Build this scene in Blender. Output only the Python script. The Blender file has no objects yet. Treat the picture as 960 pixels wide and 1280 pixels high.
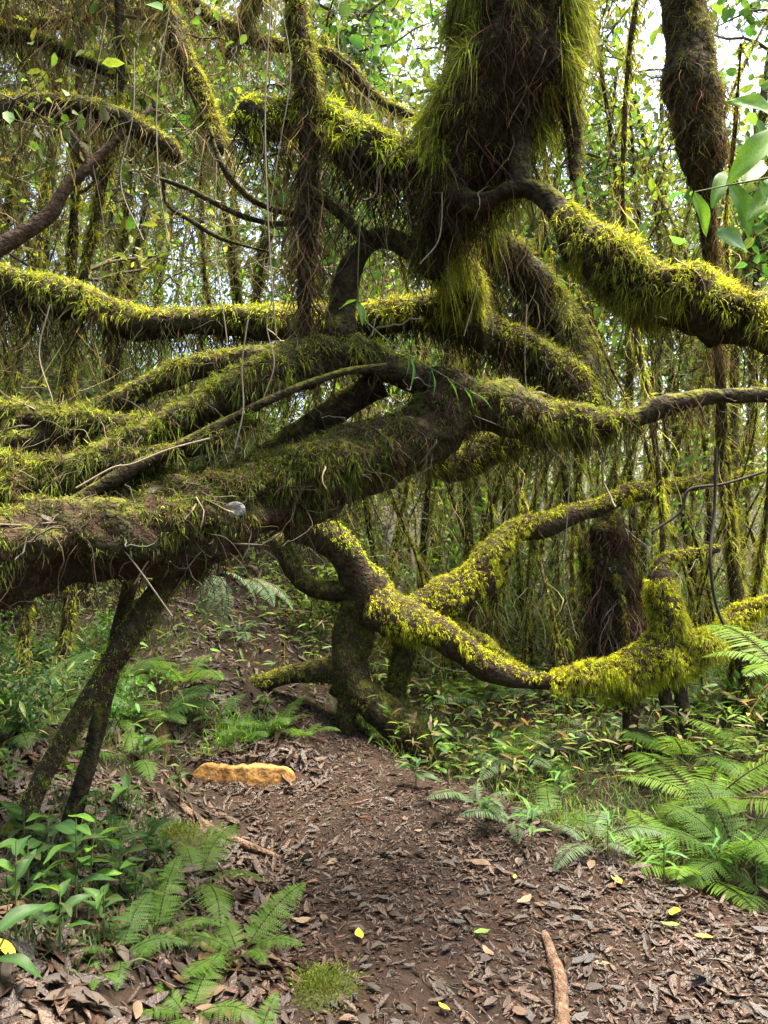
import bpy, math
import numpy as np
from mathutils import Matrix, Vector

# ---------------------------------------------------------------- camera, sky, sun, exposure
scene = bpy.context.scene
COL = scene.collection
F, CX, CY, EYE = 967.0, 480.0, 640.0, 1.55        # photo pixels: focal length, centre, eye height in metres

cam = bpy.data.cameras.new('camera')
cam.sensor_fit = 'VERTICAL'; cam.sensor_height = 36.0; cam.lens = 36.0 * F / 1280.0
cam.clip_start = 0.05; cam.clip_end = 1000
camo = bpy.data.objects.new('camera', cam); COL.objects.link(camo)
camo.location = (0, 0, EYE); camo.rotation_euler = (math.radians(90), 0, 0)
scene.camera = camo

SUN_EL, SUN_ROT = math.radians(72), math.radians(70)
world = bpy.data.worlds.new('World'); scene.world = world; world.use_nodes = True
nt = world.node_tree; bg = nt.nodes['Background']
sky = nt.nodes.new('ShaderNodeTexSky'); sky.sky_type = 'NISHITA'; sky.sun_disc = False
sky.sun_elevation = SUN_EL; sky.sun_rotation = SUN_ROT; sky.air_density = 1.0; sky.dust_density = 5.0; sky.ozone_density = .5
nt.links.new(sky.outputs[0], bg.inputs[0]); bg.inputs[1].default_value = 0.15

sl = bpy.data.lights.new('sun', 'SUN'); sl.energy = 5.0; sl.angle = math.radians(30); sl.color = (1.0, 0.91, 0.72)
so = bpy.data.objects.new('sun', sl); COL.objects.link(so)
sd = Vector((math.sin(SUN_ROT) * math.cos(SUN_EL), math.cos(SUN_ROT) * math.cos(SUN_EL), math.sin(SUN_EL)))
so.rotation_euler = sd.to_track_quat('Z', 'Y').to_euler(); so.location = (3, 6, 12)

vs = scene.view_settings
vs.view_transform = 'Standard'; vs.look = 'None'; vs.exposure = 2.5; vs.gamma = 1.0; vs.use_curve_mapping = False
scene.cycles.max_bounces = 5; scene.cycles.diffuse_bounces = 3; scene.cycles.transmission_bounces = 5
scene.cycles.transparent_max_bounces = 4; scene.cycles.use_denoising = True

rng = np.random.default_rng(11)
U = lambda a, b, n=None: rng.uniform(a, b, n)
def A(*v): return np.array(v, float)
def P(px, py, d): return A((px - CX) / F * d, d, EYE + (CY - py) / F * d)
def unit(v): return v / np.maximum(np.linalg.norm(v, axis=-1, keepdims=True), 1e-9)
def sn(p, s, seed):
    r = np.random.default_rng(seed); p = np.asarray(p, float); o = 0
    for k in range(6):
        w = unit(r.normal(size=p.shape[-1])) * s * r.uniform(.6, 1.7)
        o = o + np.sin(p @ w + r.uniform(0, 6.28))
    return o / 3.2
def sstep(a, b, x):
    t = np.clip((x - a) / (b - a), 0, 1); return t * t * (3 - 2 * t)

# ---------------------------------------------------------------- mesh building
class MB:
    def __init__(s): s.v = []; s.f = []; s.c = []; s.n = 0
    def add(s, v, faces, c):
        v = np.asarray(v, float).reshape(-1, 3); c = np.asarray(c, float)
        if c.ndim == 1: c = np.broadcast_to(c, (len(v), 3))
        for f in faces: s.f.append(np.asarray(f, np.int64) + s.n)
        s.v.append(v); s.c.append(c); s.n += len(v)
    def mesh(s, name, mat, smooth=True, off=None):
        me = bpy.data.meshes.new(name); V = np.concatenate(s.v) - (0 if off is None else np.array(off)); C = np.concatenate(s.c)
        me.vertices.add(len(V)); me.vertices.foreach_set('co', V.astype(np.float32).ravel())
        idx = np.concatenate([f.ravel() for f in s.f])
        tot = np.concatenate([np.full(len(f), f.shape[1]) for f in s.f]); st = np.cumsum(tot) - tot
        me.loops.add(len(idx)); me.loops.foreach_set('vertex_index', idx.astype(np.int32))
        me.polygons.add(len(tot)); me.polygons.foreach_set('loop_start', st.astype(np.int32))
        me.polygons.foreach_set('use_smooth', np.full(len(tot), smooth))
        me.update(calc_edges=True); me.validate()
        at = me.color_attributes.new('Col', 'FLOAT_COLOR', 'POINT')
        at.data.foreach_set('color', np.c_[C, np.ones(len(C))].astype(np.float32).ravel())
        me.materials.append(mat); return me
    def build(s, name, mat, parent=None, smooth=True, off=None):
        return link(name, s.mesh(name, mat, smooth, off), parent)

def link(name, data, parent=None, loc=None, rot=None, sc=None):
    o = bpy.data.objects.new(name, data); COL.objects.link(o)
    if parent is not None: o.parent = parent
    if loc is not None: o.location = loc
    if rot is not None: o.rotation_euler = rot
    if sc is not None: o.scale = (sc,) * 3 if np.isscalar(sc) else sc
    return o
def tag(o, label=None, cat=None, group=None, kind=None):
    if label: o['label'] = label
    if cat: o['category'] = cat
    if group: o['group'] = group
    if kind: o['kind'] = kind
    return o
def empty(name, loc, label, cat, group=None, rot=None, sc=None):
    o = link(name, None, None, loc, rot, sc); o.empty_display_size = .1
    return tag(o, label, cat, group)
def copy_tree(o, parent=None):
    c = o.copy(); COL.objects.link(c)
    if parent is not None: c.parent = parent
    for ch in list(o.children): copy_tree(ch, c)
    return c

# vectorised shapes -------------------------------------------------
def blades(mb, base, d, L, W, col, droop=.25):
    n = len(base); d = unit(d); r = rng.normal(size=(n, 3)); s = unit(np.cross(d, r)) * (W * .5)[:, None]
    dn = np.zeros((n, 3)); dn[:, 2] = -1; dr = np.broadcast_to(droop, n)[:, None]
    m = base + d * (L * .55)[:, None] + dn * (L[:, None] * dr * .3)
    t = base + d * L[:, None] + dn * (L[:, None] * dr)
    v = np.stack([base - s, base + s, m + s * .85, m - s * .85, t], 1)
    i = np.arange(n)[:, None] * 5
    mb.add(v, [i + [0, 1, 2, 3], i + [3, 2, 4]], np.repeat(col, 5, 0))
def strands(mb, base, L, W, col, segs=5, sway=.12, lean=None):
    n = len(base); k = np.linspace(0, 1, segs + 1); a = U(0, 6.28, n)
    s = np.stack([np.cos(a), np.sin(a), a * 0], 1)
    ph = U(0, 6.28, (n, 2)); fr = U(2, 6, (n, 1)); lx = rng.normal(0, 1, (n, 2)) * .2 if lean is None else lean
    p = np.zeros((n, segs + 1, 3))
    for j in (0, 1):
        p[:, :, j] = (np.sin(fr * k + ph[:, j:j + 1]) - np.sin(ph[:, j:j + 1])) * sway * L[:, None] + lx[:, j:j + 1] * k * L[:, None]
    p[:, :, 2] = -k * L[:, None]; p += base[:, None, :]
    w = (W[:, None] * (1 - .75 * k ** 2) * .5)[:, :, None] * s[:, None, :]
    v = np.stack([p - w, p + w], 2).reshape(n, -1, 3); i = np.arange(n)[:, None] * (2 * segs + 2)
    mb.add(v, [i + [2 * j, 2 * j + 1, 2 * j + 3, 2 * j + 2] for j in range(segs)], np.repeat(col, 2 * segs + 2, 0))
def leaves(mb, base, d, nrm, L, W, col, fold=.15, droop=.15):
    n = len(base); d = unit(d); s = unit(np.cross(d, nrm)); nn = np.cross(s, d); L = L[:, None]; W = W[:, None]
    fo = np.broadcast_to(fold, n)[:, None]; dr = np.broadcast_to(droop, n)[:, None]
    f = lambda t, w, h=0: base + d * L * t + s * W * w + nn * (W * h) - nn * L * dr * t * t
    v = np.stack([f(0, 0), f(.3, -.45, fo), f(.68, -.4, fo), f(1, 0), f(.68, .4, fo), f(.3, .45, fo), f(.5, 0)], 1)
    i = np.arange(n)[:, None] * 7
    mb.add(v, [i + [0, 6, 2, 1], i + [0, 5, 4, 6], i + [6, 3, 2], i + [6, 4, 3]], np.repeat(col, 7, 0))
def tubes(mb, p, r, col, k=3):
    if len(p) == 0: return
    n, S, _ = p.shape; t = np.gradient(p, axis=1); t = unit(t)
    ref = unit(rng.normal(size=(n, 1, 3))); a = unit(np.cross(t, np.broadcast_to(ref, t.shape))); b = np.cross(t, a)
    th = np.arange(k) * 2 * math.pi / k
    v = p[:, :, None, :] + r[:, :, None, None] * (np.cos(th)[:, None] * a[:, :, None, :] + np.sin(th)[:, None] * b[:, :, None, :])
    v = v.reshape(n, -1, 3); i = np.arange(n)[:, None] * (S * k)
    fs = [i + [q * k + j, q * k + (j + 1) % k, (q + 1) * k + (j + 1) % k, (q + 1) * k + j] for q in range(S - 1) for j in range(k)]
    mb.add(v, fs, np.repeat(col, S * k, 0))
def vary(c, n, v=.25, h=.12):
    c = np.asarray(c, float); return np.clip(c * np.exp(rng.normal(0, v, (n, 1))) * np.exp(rng.normal(0, h, (n, 3))), 0.001, .9)
def catmull(ctrl, per):
    c = np.asarray(ctrl, float); c = np.vstack([2 * c[0] - c[1], c, 2 * c[-1] - c[-2]]); out = []
    for i in range(1, len(c) - 2):
        t = np.linspace(0, 1, per, endpoint=False)[:, None]; a, b, e, g = c[i - 1:i + 3]
        out.append(.5 * (2 * b + (e - a) * t + (2 * a - 5 * b + 4 * e - g) * t ** 2 + (3 * b - a - 3 * e + g) * t ** 3))
    out.append(c[-2][None]); return np.vstack(out)

class Limb:
    """a limb swept along control points (x, y, z, radius) with an uneven surface"""
    def __init__(s, ctrl, lump=.18, K=12, step=.05, seed=0, wob=.0):
        c = np.asarray(ctrl, float); seg = np.linalg.norm(np.diff(c[:, :3], axis=0), axis=1).mean()
        q = catmull(c, max(3, int(seg / step))); s.p = q[:, :3]; s.r = np.maximum(q[:, 3], .002)
        if wob: s.p = s.p + np.stack([sn(s.p, 9, seed + j) for j in range(3)], 1) * wob
        M = len(s.p); t = unit(np.gradient(s.p, axis=0)); a = np.zeros((M, 3))
        ref = A(0, 0, 1) if abs(t[0, 2]) < .9 else A(1, 0, 0); x = unit(np.cross(t[0], ref))
        for i in range(M): x = unit(x - t[i] * (x @ t[i])); a[i] = x
        b = np.cross(t, a); th = np.arange(K) * 2 * math.pi / K
        s.N = np.cos(th)[None, :, None] * a[:, None] + np.sin(th)[None, :, None] * b[:, None]
        raw = s.p[:, None] + s.N * s.r[:, None, None]
        rr = s.r[:, None] * (1 + lump * sn(raw, 14, seed) + lump * .5 * sn(raw, 34, seed + 5) + lump * .3 * sn(raw, 80, seed + 7))
        s.S = s.p[:, None] + s.N * rr[..., None]; s.K = K; s.t = t
        ds = np.linalg.norm(np.diff(s.p, axis=0), axis=1); s.area = (ds * 2 * math.pi * (s.r[1:] + s.r[:-1]) / 2)
        s.len = ds
    def add(s, mb, col=(.5, .5, .5)):
        M, K = len(s.p), s.K; i = np.arange(M - 1)[:, None]; j = np.arange(K)[None]; j2 = (j + 1) % K
        f = np.stack([i * K + j, i * K + j2, (i + 1) * K + j2, (i + 1) * K + j], -1).reshape(-1, 4)
        v = np.vstack([s.S.reshape(-1, 3), s.p[:1], s.p[-1:]]); e = np.arange(K)
        c0 = np.stack([e * 0 + M * K, (e + 1) % K, e], 1); c1 = np.stack([e * 0 + M * K + 1, (M - 1) * K + e, (M - 1) * K + (e + 1) % K], 1)
        mb.add(v, [f, c0, c1], A(*col)); return s
    def sample(s, n, u0=0, u1=1):
        w = s.area / s.area.sum(); cs = np.r_[0, np.cumsum(w)]
        u = U(u0, u1, n); i = np.clip(np.searchsorted(cs, u) - 1, 0, len(w) - 1); fr = ((u - cs[i]) / w[i])[:, None]
        k = rng.integers(0, s.K, n); g = U(0, 1, n)[:, None]; k2 = (k + 1) % s.K
        q = (s.S[i, k] * (1 - g) + s.S[i, k2] * g) * (1 - fr) + (s.S[i + 1, k] * (1 - g) + s.S[i + 1, k2] * g) * fr
        nn = unit(s.N[i, k] * (1 - g) + s.N[i, k2] * g); return q, nn, i
    def moss(s, mb, dens=1500, per=9, L=.035, W=.005, c1=(.2, .2, .025), c2=(.10, .115, .02), up=.3, patch=.0, droop=.35, seed=3, u0=0, u1=1, puff=0., nx=0.):
        per = int(per * 1.5); L = L * .47; W = W * .62
        n = int(s.area.sum() * (u1 - u0) * dens)
        if n < 2: return
        q, nn, _ = s.sample(n, u0, u1)
        keep = (nn[:, 2] * .5 + .5 + sn(q, 11, seed) * .35 + sn(q, 30, seed + 1) * .15) > (up + patch * U(-.2, .2, n))
        keep &= np.abs(nn[:, 0]) >= nx; vw = unit(A(0, 0, EYE) - q); keep &= ((nn * vw).sum(1) > -.35) | (U(0, 1, n) < .4); q, nn = q[keep], nn[keep]; n = len(q)
        if n < 2: return
        sz = np.exp(rng.normal(0, .35, n)) * np.clip(1 + .45 * sn(q, 9, seed + 9) + .65 * sn(q, 48, seed + 8), .2, 2.6)
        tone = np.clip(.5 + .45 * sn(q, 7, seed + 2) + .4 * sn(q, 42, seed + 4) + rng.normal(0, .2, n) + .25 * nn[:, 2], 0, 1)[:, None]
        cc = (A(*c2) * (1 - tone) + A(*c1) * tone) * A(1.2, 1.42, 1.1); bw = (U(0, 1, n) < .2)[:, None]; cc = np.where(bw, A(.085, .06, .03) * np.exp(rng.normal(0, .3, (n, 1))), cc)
        q, nn, sz, cc = (np.repeat(x, per, 0) for x in (q, nn, sz, cc)); m = len(q)
        q = q + rng.normal(0, .006, (m, 3)) + nn * (puff * np.abs(sn(q, 16, seed + 6)))[:, None]
        d = nn + rng.normal(0, .62, (m, 3)) + A(0, 0, -.25)
        blades(mb, q - unit(nn) * .004, d, np.clip(L * sz * U(.5, 1.3, m), .007, L * 2.2), W * U(.6, 1.3, m), cc * np.exp(rng.normal(0, .3, (m, 1)) + rng.normal(0, .07, (m, 3))), U(.1, .35 + droop * 2, m))
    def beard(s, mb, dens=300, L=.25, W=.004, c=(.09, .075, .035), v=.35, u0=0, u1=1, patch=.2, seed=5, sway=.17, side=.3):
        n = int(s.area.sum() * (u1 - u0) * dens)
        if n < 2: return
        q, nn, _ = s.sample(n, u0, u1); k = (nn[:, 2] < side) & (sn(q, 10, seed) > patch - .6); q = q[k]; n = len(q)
        if n < 2: return
        strands(mb, q, L * U(.25, 1.2, n) * np.clip(1 + .7 * sn(q, 8, seed + 1), .2, 2), W * U(.5, 1.4, n), vary(c, n, v), sway=sway)
def rootlets(l, mb, n, S=9, step=.022, r=.0022, col=(.065, .05, .032), down=.35):
    p, nn, i = l.sample(n); d = unit(l.t[i] * rng.choice([-1, 1], (n, 1)) * .8 + rng.normal(0, .5, (n, 3)) + A(0, 0, -down)); pp = [p + nn * .004]
    for k in range(S):
        d = unit(d + rng.normal(0, .32, (n, 3)) + A(0, 0, -.06)); q = pp[-1] + d * step * U(.7, 1.6, (n, 1))
        j = np.argmin(((q[:, None] - l.p[None]) ** 2).sum(-1), 1); v = q - l.p[j]; t = l.t[j]; v = v - t * (v * t).sum(1, keepdims=True); m = np.linalg.norm(v, axis=1, keepdims=True)
        lim = l.r[j][:, None] * 1.1 + .003; q = q + np.where(m < lim, unit(v) * (lim - m), 0); pp.append(q)
    tubes(mb, np.stack(pp, 1), np.linspace(1, .5, S + 1)[None] * (r * np.exp(rng.normal(0, .45, n)))[:, None], vary(col, n, .5, .12), 3)
def limb_px(pts, **k): return Limb([list(P(a, b, d)) + [h / F * d] for a, b, d, h in pts], **k)

# ---------------------------------------------------------------- materials
def mat(name, rough=.75, trans=0., noise=.35, nscale=40., bump=.0, bscale=60., spec=.25, ramp=None, film=0.):
    m = bpy.data.materials.new(name); m.use_nodes = True; t = m.node_tree; N = t.nodes; Lk = t.links
    b = N['Principled BSDF']; out = N['Material Output']
    b.inputs['Roughness'].default_value = rough; b.inputs['Specular IOR Level'].default_value = spec
    at = N.new('ShaderNodeAttribute'); at.attribute_name = 'Col'
    tc = N.new('ShaderNodeTexCoord'); no = N.new('ShaderNodeTexNoise'); no.inputs['Scale'].default_value = nscale; no.inputs['Detail'].default_value = 6
    no.inputs['Roughness'].default_value = .65
    Lk.new(tc.outputs['Object'], no.inputs['Vector'])
    if ramp:
        cr = N.new('ShaderNodeValToRGB'); Lk.new(no.outputs['Fac'], cr.inputs[0]); e = cr.color_ramp.elements
        while len(e) < len(ramp): e.new(.5)
        for el, (p, c) in zip(e, ramp): el.position = p; el.color = (*c, 1)
        mx = N.new('ShaderNodeMix'); mx.data_type = 'RGBA'; mx.blend_type = 'MULTIPLY'; mx.inputs[0].default_value = 1
        sc = N.new('ShaderNodeVectorMath'); sc.operation = 'SCALE'; sc.inputs[3].default_value = 2.0; Lk.new(at.outputs['Color'], sc.inputs[0])
        Lk.new(cr.outputs[0], mx.inputs[6]); Lk.new(sc.outputs[0], mx.inputs[7]); colr = mx.outputs[2]
    else:
        mr = N.new('ShaderNodeMapRange'); mr.inputs[1].default_value = .25; mr.inputs[2].default_value = .75
        mr.inputs[3].default_value = 1 - noise; mr.inputs[4].default_value = 1 + noise; Lk.new(no.outputs['Fac'], mr.inputs[0])
        sc = N.new('ShaderNodeVectorMath'); sc.operation = 'SCALE'; Lk.new(at.outputs['Color'], sc.inputs[0]); Lk.new(mr.outputs[0], sc.inputs[3]); colr = sc.outputs[0]
    if film:
        n2 = N.new('ShaderNodeTexNoise'); n2.inputs['Scale'].default_value = 7; n2.inputs['Detail'].default_value = 9; n2.inputs['Roughness'].default_value = .75; Lk.new(tc.outputs['Object'], n2.inputs['Vector'])
        ge = N.new('ShaderNodeNewGeometry'); sx = N.new('ShaderNodeSeparateXYZ'); Lk.new(ge.outputs['Normal'], sx.inputs[0])
        ma = N.new('ShaderNodeMath'); ma.operation = 'MULTIPLY_ADD'; Lk.new(sx.outputs[2], ma.inputs[0]); ma.inputs[1].default_value = .17; Lk.new(n2.outputs['Fac'], ma.inputs[2])
        mr = N.new('ShaderNodeMapRange'); mr.inputs[1].default_value = film; mr.inputs[2].default_value = film + .10; Lk.new(ma.outputs[0], mr.inputs[0])
        fc = N.new('ShaderNodeValToRGB'); Lk.new(no.outputs['Fac'], fc.inputs[0]); fc.color_ramp.elements[0].position = .35; fc.color_ramp.elements[0].color = (.035, .04, .010, 1); fc.color_ramp.elements[1].position = .7; fc.color_ramp.elements[1].color = (.17, .165, .025, 1)
        fm = N.new('ShaderNodeMix'); fm.data_type = 'RGBA'; Lk.new(mr.outputs[0], fm.inputs[0]); Lk.new(colr, fm.inputs[6]); Lk.new(fc.outputs[0], fm.inputs[7]); colr = fm.outputs[2]
    Lk.new(colr, b.inputs['Base Color'])
    if bump:
        bn = N.new('ShaderNodeTexNoise'); bn.inputs['Scale'].default_value = bscale; bn.inputs['Detail'].default_value = 8; Lk.new(tc.outputs['Object'], bn.inputs['Vector'])
        bp = N.new('ShaderNodeBump'); bp.inputs['Strength'].default_value = bump; bp.inputs['Distance'].default_value = .04
        Lk.new(bn.outputs['Fac'], bp.inputs['Height']); Lk.new(bp.outputs[0], b.inputs['Normal'])
    if trans:
        tr = N.new('ShaderNodeBsdfTranslucent'); tv = N.new('ShaderNodeVectorMath'); tv.operation = 'MULTIPLY'; tv.inputs[1].default_value = (1.7, 1.6, .9); Lk.new(colr, tv.inputs[0]); Lk.new(tv.outputs[0], tr.inputs['Color']); ms = N.new('ShaderNodeMixShader'); ms.inputs[0].default_value = trans
        Lk.new(b.outputs[0], ms.inputs[1]); Lk.new(tr.outputs[0], ms.inputs[2]); Lk.new(ms.outputs[0], out.inputs['Surface'])
    return m
M_BARK = mat('bark', .9, bump=1., bscale=38, nscale=16, spec=.08, film=.55, ramp=[(.28, (.010, .007, .005)), (.45, (.028, .020, .013)), (.58, (.045, .04, .018)), (.72, (.09, .072, .052))])
M_BARK_RED = mat('red_bark', .9, bump=1., bscale=42, nscale=18, spec=.1, film=.64, ramp=[(.28, (.013, .008, .006)), (.46, (.045, .026, .018)), (.57, (.04, .038, .016)), (.72, (.11, .08, .06))])
M_WOOD = mat('bare_wood', .8, bump=.9, bscale=50, nscale=22, spec=.12, ramp=[(.28, (.025, .016, .010)), (.5, (.075, .048, .032)), (.72, (.15, .105, .075))])
M_MOSS = mat('moss', .9, .35, .3, 60, spec=.1)
M_BEARD = mat('beard_moss', .95, .25, .2, 60, spec=.05)
M_LEAF = mat('leaf', .5, .45, .38, 45, spec=.22)
M_FERN = mat('fern_leaf', .55, .42, .3, 40, spec=.15)
M_DRY = mat('dry_leaf', .46, .08, .35, 55, bump=.3, bscale=120, spec=.4)
M_TWIG = mat('twig', .85, 0, .3, 30)
M_SOIL = mat('soil', .95, nscale=9, bump=1.0, bscale=30, ramp=[(.3, (.006, .0035, .0023)), (.5, (.015, .009, .0056)), (.7, (.029, .017, .0105))])
M_CLAY = mat('clay', .95, nscale=11, bump=.35, bscale=40, ramp=[(.32, (.08, .04, .016)), (.42, (.2, .10, .03)), (.58, (.34, .19, .06)), (.8, (.4, .27, .12))])
M_LICHEN = mat('lichen', .9, nscale=60, bump=.5, bscale=90, ramp=[(.3, (.10, .10, .09)), (.5, (.2, .2, .185)), (.7, (.3, .29, .27))])

# ---------------------------------------------------------------- terrain
rng = np.random.default_rng(103)
def xL(y): return np.interp(y, [0, 2.3, 3.4, 4.0, 4.4, 4.8, 5.3], [-.4, -.36, -.46, -.72, -1.0, -.62, -.5])
def xR(y): return np.interp(y, [0, 2.4, 3.06, 3.57, 4.4, 4.84, 5.3], [4.5, 2.3, 1.42, .81, .36, 0.0, -.25])
def ground_z(x, y):
    x = np.asarray(x, float); y = np.asarray(y, float)
    z = .015 * np.clip(y - 2, -4, 4)
    l = np.maximum(xL(y) - x, 0); z = z + .42 * np.minimum(l, 2.2) * sstep(0, .5, l) + .22 * np.clip(l - 2.2, 0, 20)
    back = np.maximum(y - 4.75, 0) * sstep(.5, -1.0, x); z = z + .38 * np.minimum(back, 3.5)
    r = np.maximum(x - xR(y), 0) * sstep(1.5, 2.4, y); z = z - .16 * sstep(0, .25, r) * sstep(1.3, .4, r)
    z = z - .03 * np.clip(y - 6.3, 0, 14) * sstep(-2.5, .5, x) + .12 * np.clip(y - 6.3, 0, 14) * sstep(.5, -2.5, x) + .02 * np.clip(y - 20, 0, 200)
    z = z + .10 * sstep(4.33, 4.42, y) * sstep(5.6, 4.8, y) * sstep(-1.25, -1.0, x) * sstep(-.3, -.52, x)      # low cut bank at the end of the path
    p = np.stack([x, y], -1); on = path_mask(x, y)
    z = z + (.05 * sn(p, 2.2, 41) + .025 * sn(p, 6, 42)) * (1 - .6 * on) + .008 * sn(p, 17, 43)
    return z
def path_mask(x, y):
    m = np.minimum(sstep(-.08, .12, x - xL(y)), sstep(-.08, .12, xR(y) - x))
    return m * sstep(5.25, 5.05, y)
def warp(n, lo, hi, c, k): 
    t = np.linspace(-1, 1, n); s = np.sinh(k * t) / np.sinh(k); return np.where(s < 0, c + s * (c - lo), c + s * (hi - c))
def gz(x, y): return float(ground_z(np.array([x]), np.array([y]))[0])
NG = 220; gx = warp(NG, -120, 120, 0, 5.4); gy = warp(NG, -60, 200, 3.5, 4.8)
X, Y = np.meshgrid(gx, gy); Z = ground_z(X, Y); V = np.stack([X, Y, Z], -1).reshape(-1, 3)
i, j = np.meshgrid(np.arange(NG - 1), np.arange(NG - 1)); a = (j * NG + i).ravel(); Q = np.stack([a, a + 1, a + NG + 1, a + NG], 1)
cen = V[Q].mean(1); onp = (path_mask(cen[:, 0], cen[:, 1]) > .5) & (cen[:, 1] > -6)
for nm, sel, c in (('ground', ~onp, (.5, .5, .42)), ('path', onp, (.62, .55, .5))):
    ids, inv = np.unique(Q[sel], return_inverse=True); mb = MB(); mb.add(V[ids], [inv.reshape(-1, 4)], A(*c))
    tag(mb.build(nm, M_SOIL), kind='structure')

# clay cut at the end of the path
mb = MB(); n, m = 110, 14; xx = np.linspace(-1.14, -.44, n); vv = []
zb = ground_z(xx, xx * 0 + 4.27) - .02; zt = ground_z(xx, xx * 0 + 4.45) - .004; e = np.minimum(sstep(-1.16, -1.0, xx), sstep(-.42, -.56, xx)) * (.9 + .04 * np.sin(xx * 7) + .03 * sn(np.stack([xx, xx * 0], 1), 90, 5)); zt = zb + (zt - zb) * e
for k in range(m):
    t = k / (m - 1); f = min(t / .8, 1); yy = 4.285 + .035 * f + .16 * max(t - .8, 0) / .2 + .012 * np.sin(xx * 11) + .004 * np.sin(xx * 61) * (1 - f * .5)
    vv.append(np.stack([xx, yy, zb + (zt - zb) * f - .03 * max(t - .8, 0) / .2], 1) + rng.normal(0, .0012, (n, 3)))
vv = np.array(vv); q = np.arange((m - 1) * n).reshape(m - 1, n)[:, :-1].ravel()
cl = np.clip(.42 + .16 * sn(vv.reshape(-1, 3) * A(1, 1, .25), 70, 6) + .12 * sn(vv.reshape(-1, 3), 190, 7), .1, .6)[:, None] * A(1, .97, .9)
mb.add(vv.reshape(-1, 3), [np.stack([q, q + 1, q + n + 1, q + n], 1)], cl); tag(mb.build('clay_bank', M_CLAY), kind='structure')

# ---------------------------------------------------------------- the big leaning mossy tree
rng = np.random.default_rng(104)
OLIVE, GOLD, BROWN, DARK = (.085, .08, .025), (.235, .215, .028), (.075, .052, .03), (.045, .038, .018)
def add_limb(root, name, pts, bark, moss=None, beards=(), lump=.18, K=12, seed=0, label=None, wob=0., step=.05, mosses=(), roots=0):
    if root.name.startswith('mossy_tree') and (moss is not None): pts = [(a, b, d, h * (.95 if name == 'trunk' else .8)) for a, b, d, h in pts]; lump *= 1.35; wob = max(wob, .012)
    if root.name.startswith('arched_tree') and name != 'prop_root': pts = [(a, b, d, h * .84) for a, b, d, h in pts]; lump *= 1.3; wob = max(wob, .015)
    l = limb_px(pts, lump=lump, K=K, seed=seed, wob=wob, step=step); mb = MB(); l.add(mb)
    off = root.location; o = mb.build(name, bark, root, off=off)
    if label: o['label'] = label
    if roots:
        roots //= 2; mb = MB(); rootlets(l, mb, roots, r=.0017); rootlets(l, mb, roots // 14, S=12, step=.025, r=.003, col=(.13, .11, .075), down=.1); tag(mb.build('rootlets', M_TWIG, o, off=off), kind='stuff')
    mm = ([moss] if moss is not None else []) + list(mosses)
    if mm:
        mb = MB()
        for q in mm: l.moss(mb, **q)
        if mb.n: tag(mb.build('moss', M_MOSS, o, off=off), kind='stuff')
    if beards:
        mb = MB()
        for q in beards: l.beard(mb, **q)
        if mb.n: tag(mb.build('hanging_moss', M_BEARD, o, off=off), kind='stuff')
    return l
T = empty('mossy_tree', P(-120, 760, 2.5), 'huge gnarled moss-laden tree leaning across the path with tangled limbs', 'tree')
add_limb(T, 'trunk', [(-140, 695, 2.5, 66), (0, 690, 2.6, 62), (120, 680, 2.7, 58), (230, 655, 2.8, 56), (320, 625, 2.9, 50), (420, 590, 3.0, 44), (500, 560, 3.1, 40), (552, 525, 3.15, 40), (565, 480, 3.2, 36)],
         M_BARK_RED, dict(dens=1900, L=.055, W=.006, up=.5, c1=(.12, .12, .022), c2=(.045, .05, .016)), [dict(dens=800, L=.14, W=.003, c=BROWN, patch=.2, side=.5), dict(dens=500, L=.16, W=.003, c=DARK, patch=.1)], K=28, seed=1, lump=.2, step=.022, roots=420,
         mosses=[dict(dens=1900, L=.045, W=.006, up=.22, c1=(.085, .09, .018), c2=(.04, .038, .016), seed=77)])
add_limb(T, 'branch', [(540, 525, 3.15, 38), (600, 508, 3.2, 36), (680, 522, 3.25, 32), (760, 530, 3.3, 24), (830, 508, 3.3, 14), (900, 498, 3.35, 12), (1010, 492, 3.4, 12)],
         M_BARK, dict(dens=2200, L=.06, up=.05, u1=.72, c1=(.15, .145, .022), c2=(.075, .075, .02)), [dict(dens=700, L=.17, c=DARK, u0=.1, u1=.8, patch=.1), dict(dens=1800, L=.12, c=BROWN, u0=.55, u1=.85, side=1.1)], roots=120, step=.03, K=16, seed=2)
add_limb(T, 'branch', [(560, 500, 3.2, 34), (500, 468, 3.12, 25), (430, 440, 3.08, 30), (350, 465, 3.0, 32), (260, 505, 2.95, 26), (160, 555, 2.85, 24), (60, 600, 2.75, 30), (-90, 650, 2.6, 30)],
         M_BARK, dict(dens=2300, L=.062, W=.006, up=.4, c1=(.15, .15, .025), c2=(.045, .048, .016)), [dict(dens=900, L=.14, c=DARK), dict(dens=300, L=.18, c=OLIVE)], roots=160, step=.03, K=16, seed=3)
add_limb(T, 'branch', [(420, 445, 3.2, 26), (300, 455, 3.2, 22), (220, 470, 3.15, 20), (140, 505, 3.1, 17), (40, 545, 3.0, 26), (-90, 590, 2.9, 26)],
         M_BARK, dict(dens=2300, L=.062, W=.006, up=.4, c1=(.16, .155, .025), c2=(.05, .05, .018)), [dict(dens=700, L=.16, c=OLIVE), dict(dens=500, L=.14, c=DARK)], roots=120, step=.03, K=16, seed=4)
add_limb(T, 'branch', [(482, 462, 2.95, 6), (430, 468, 2.92, 6), (350, 497, 2.88, 7), (260, 540, 2.83, 8), (160, 590, 2.75, 11), (60, 645, 2.65, 13), (-70, 710, 2.5, 16)],
         M_BARK, dict(dens=500, L=.03, up=.75), seed=5, lump=.1, K=8, label='slender bare grey branch')
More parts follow.
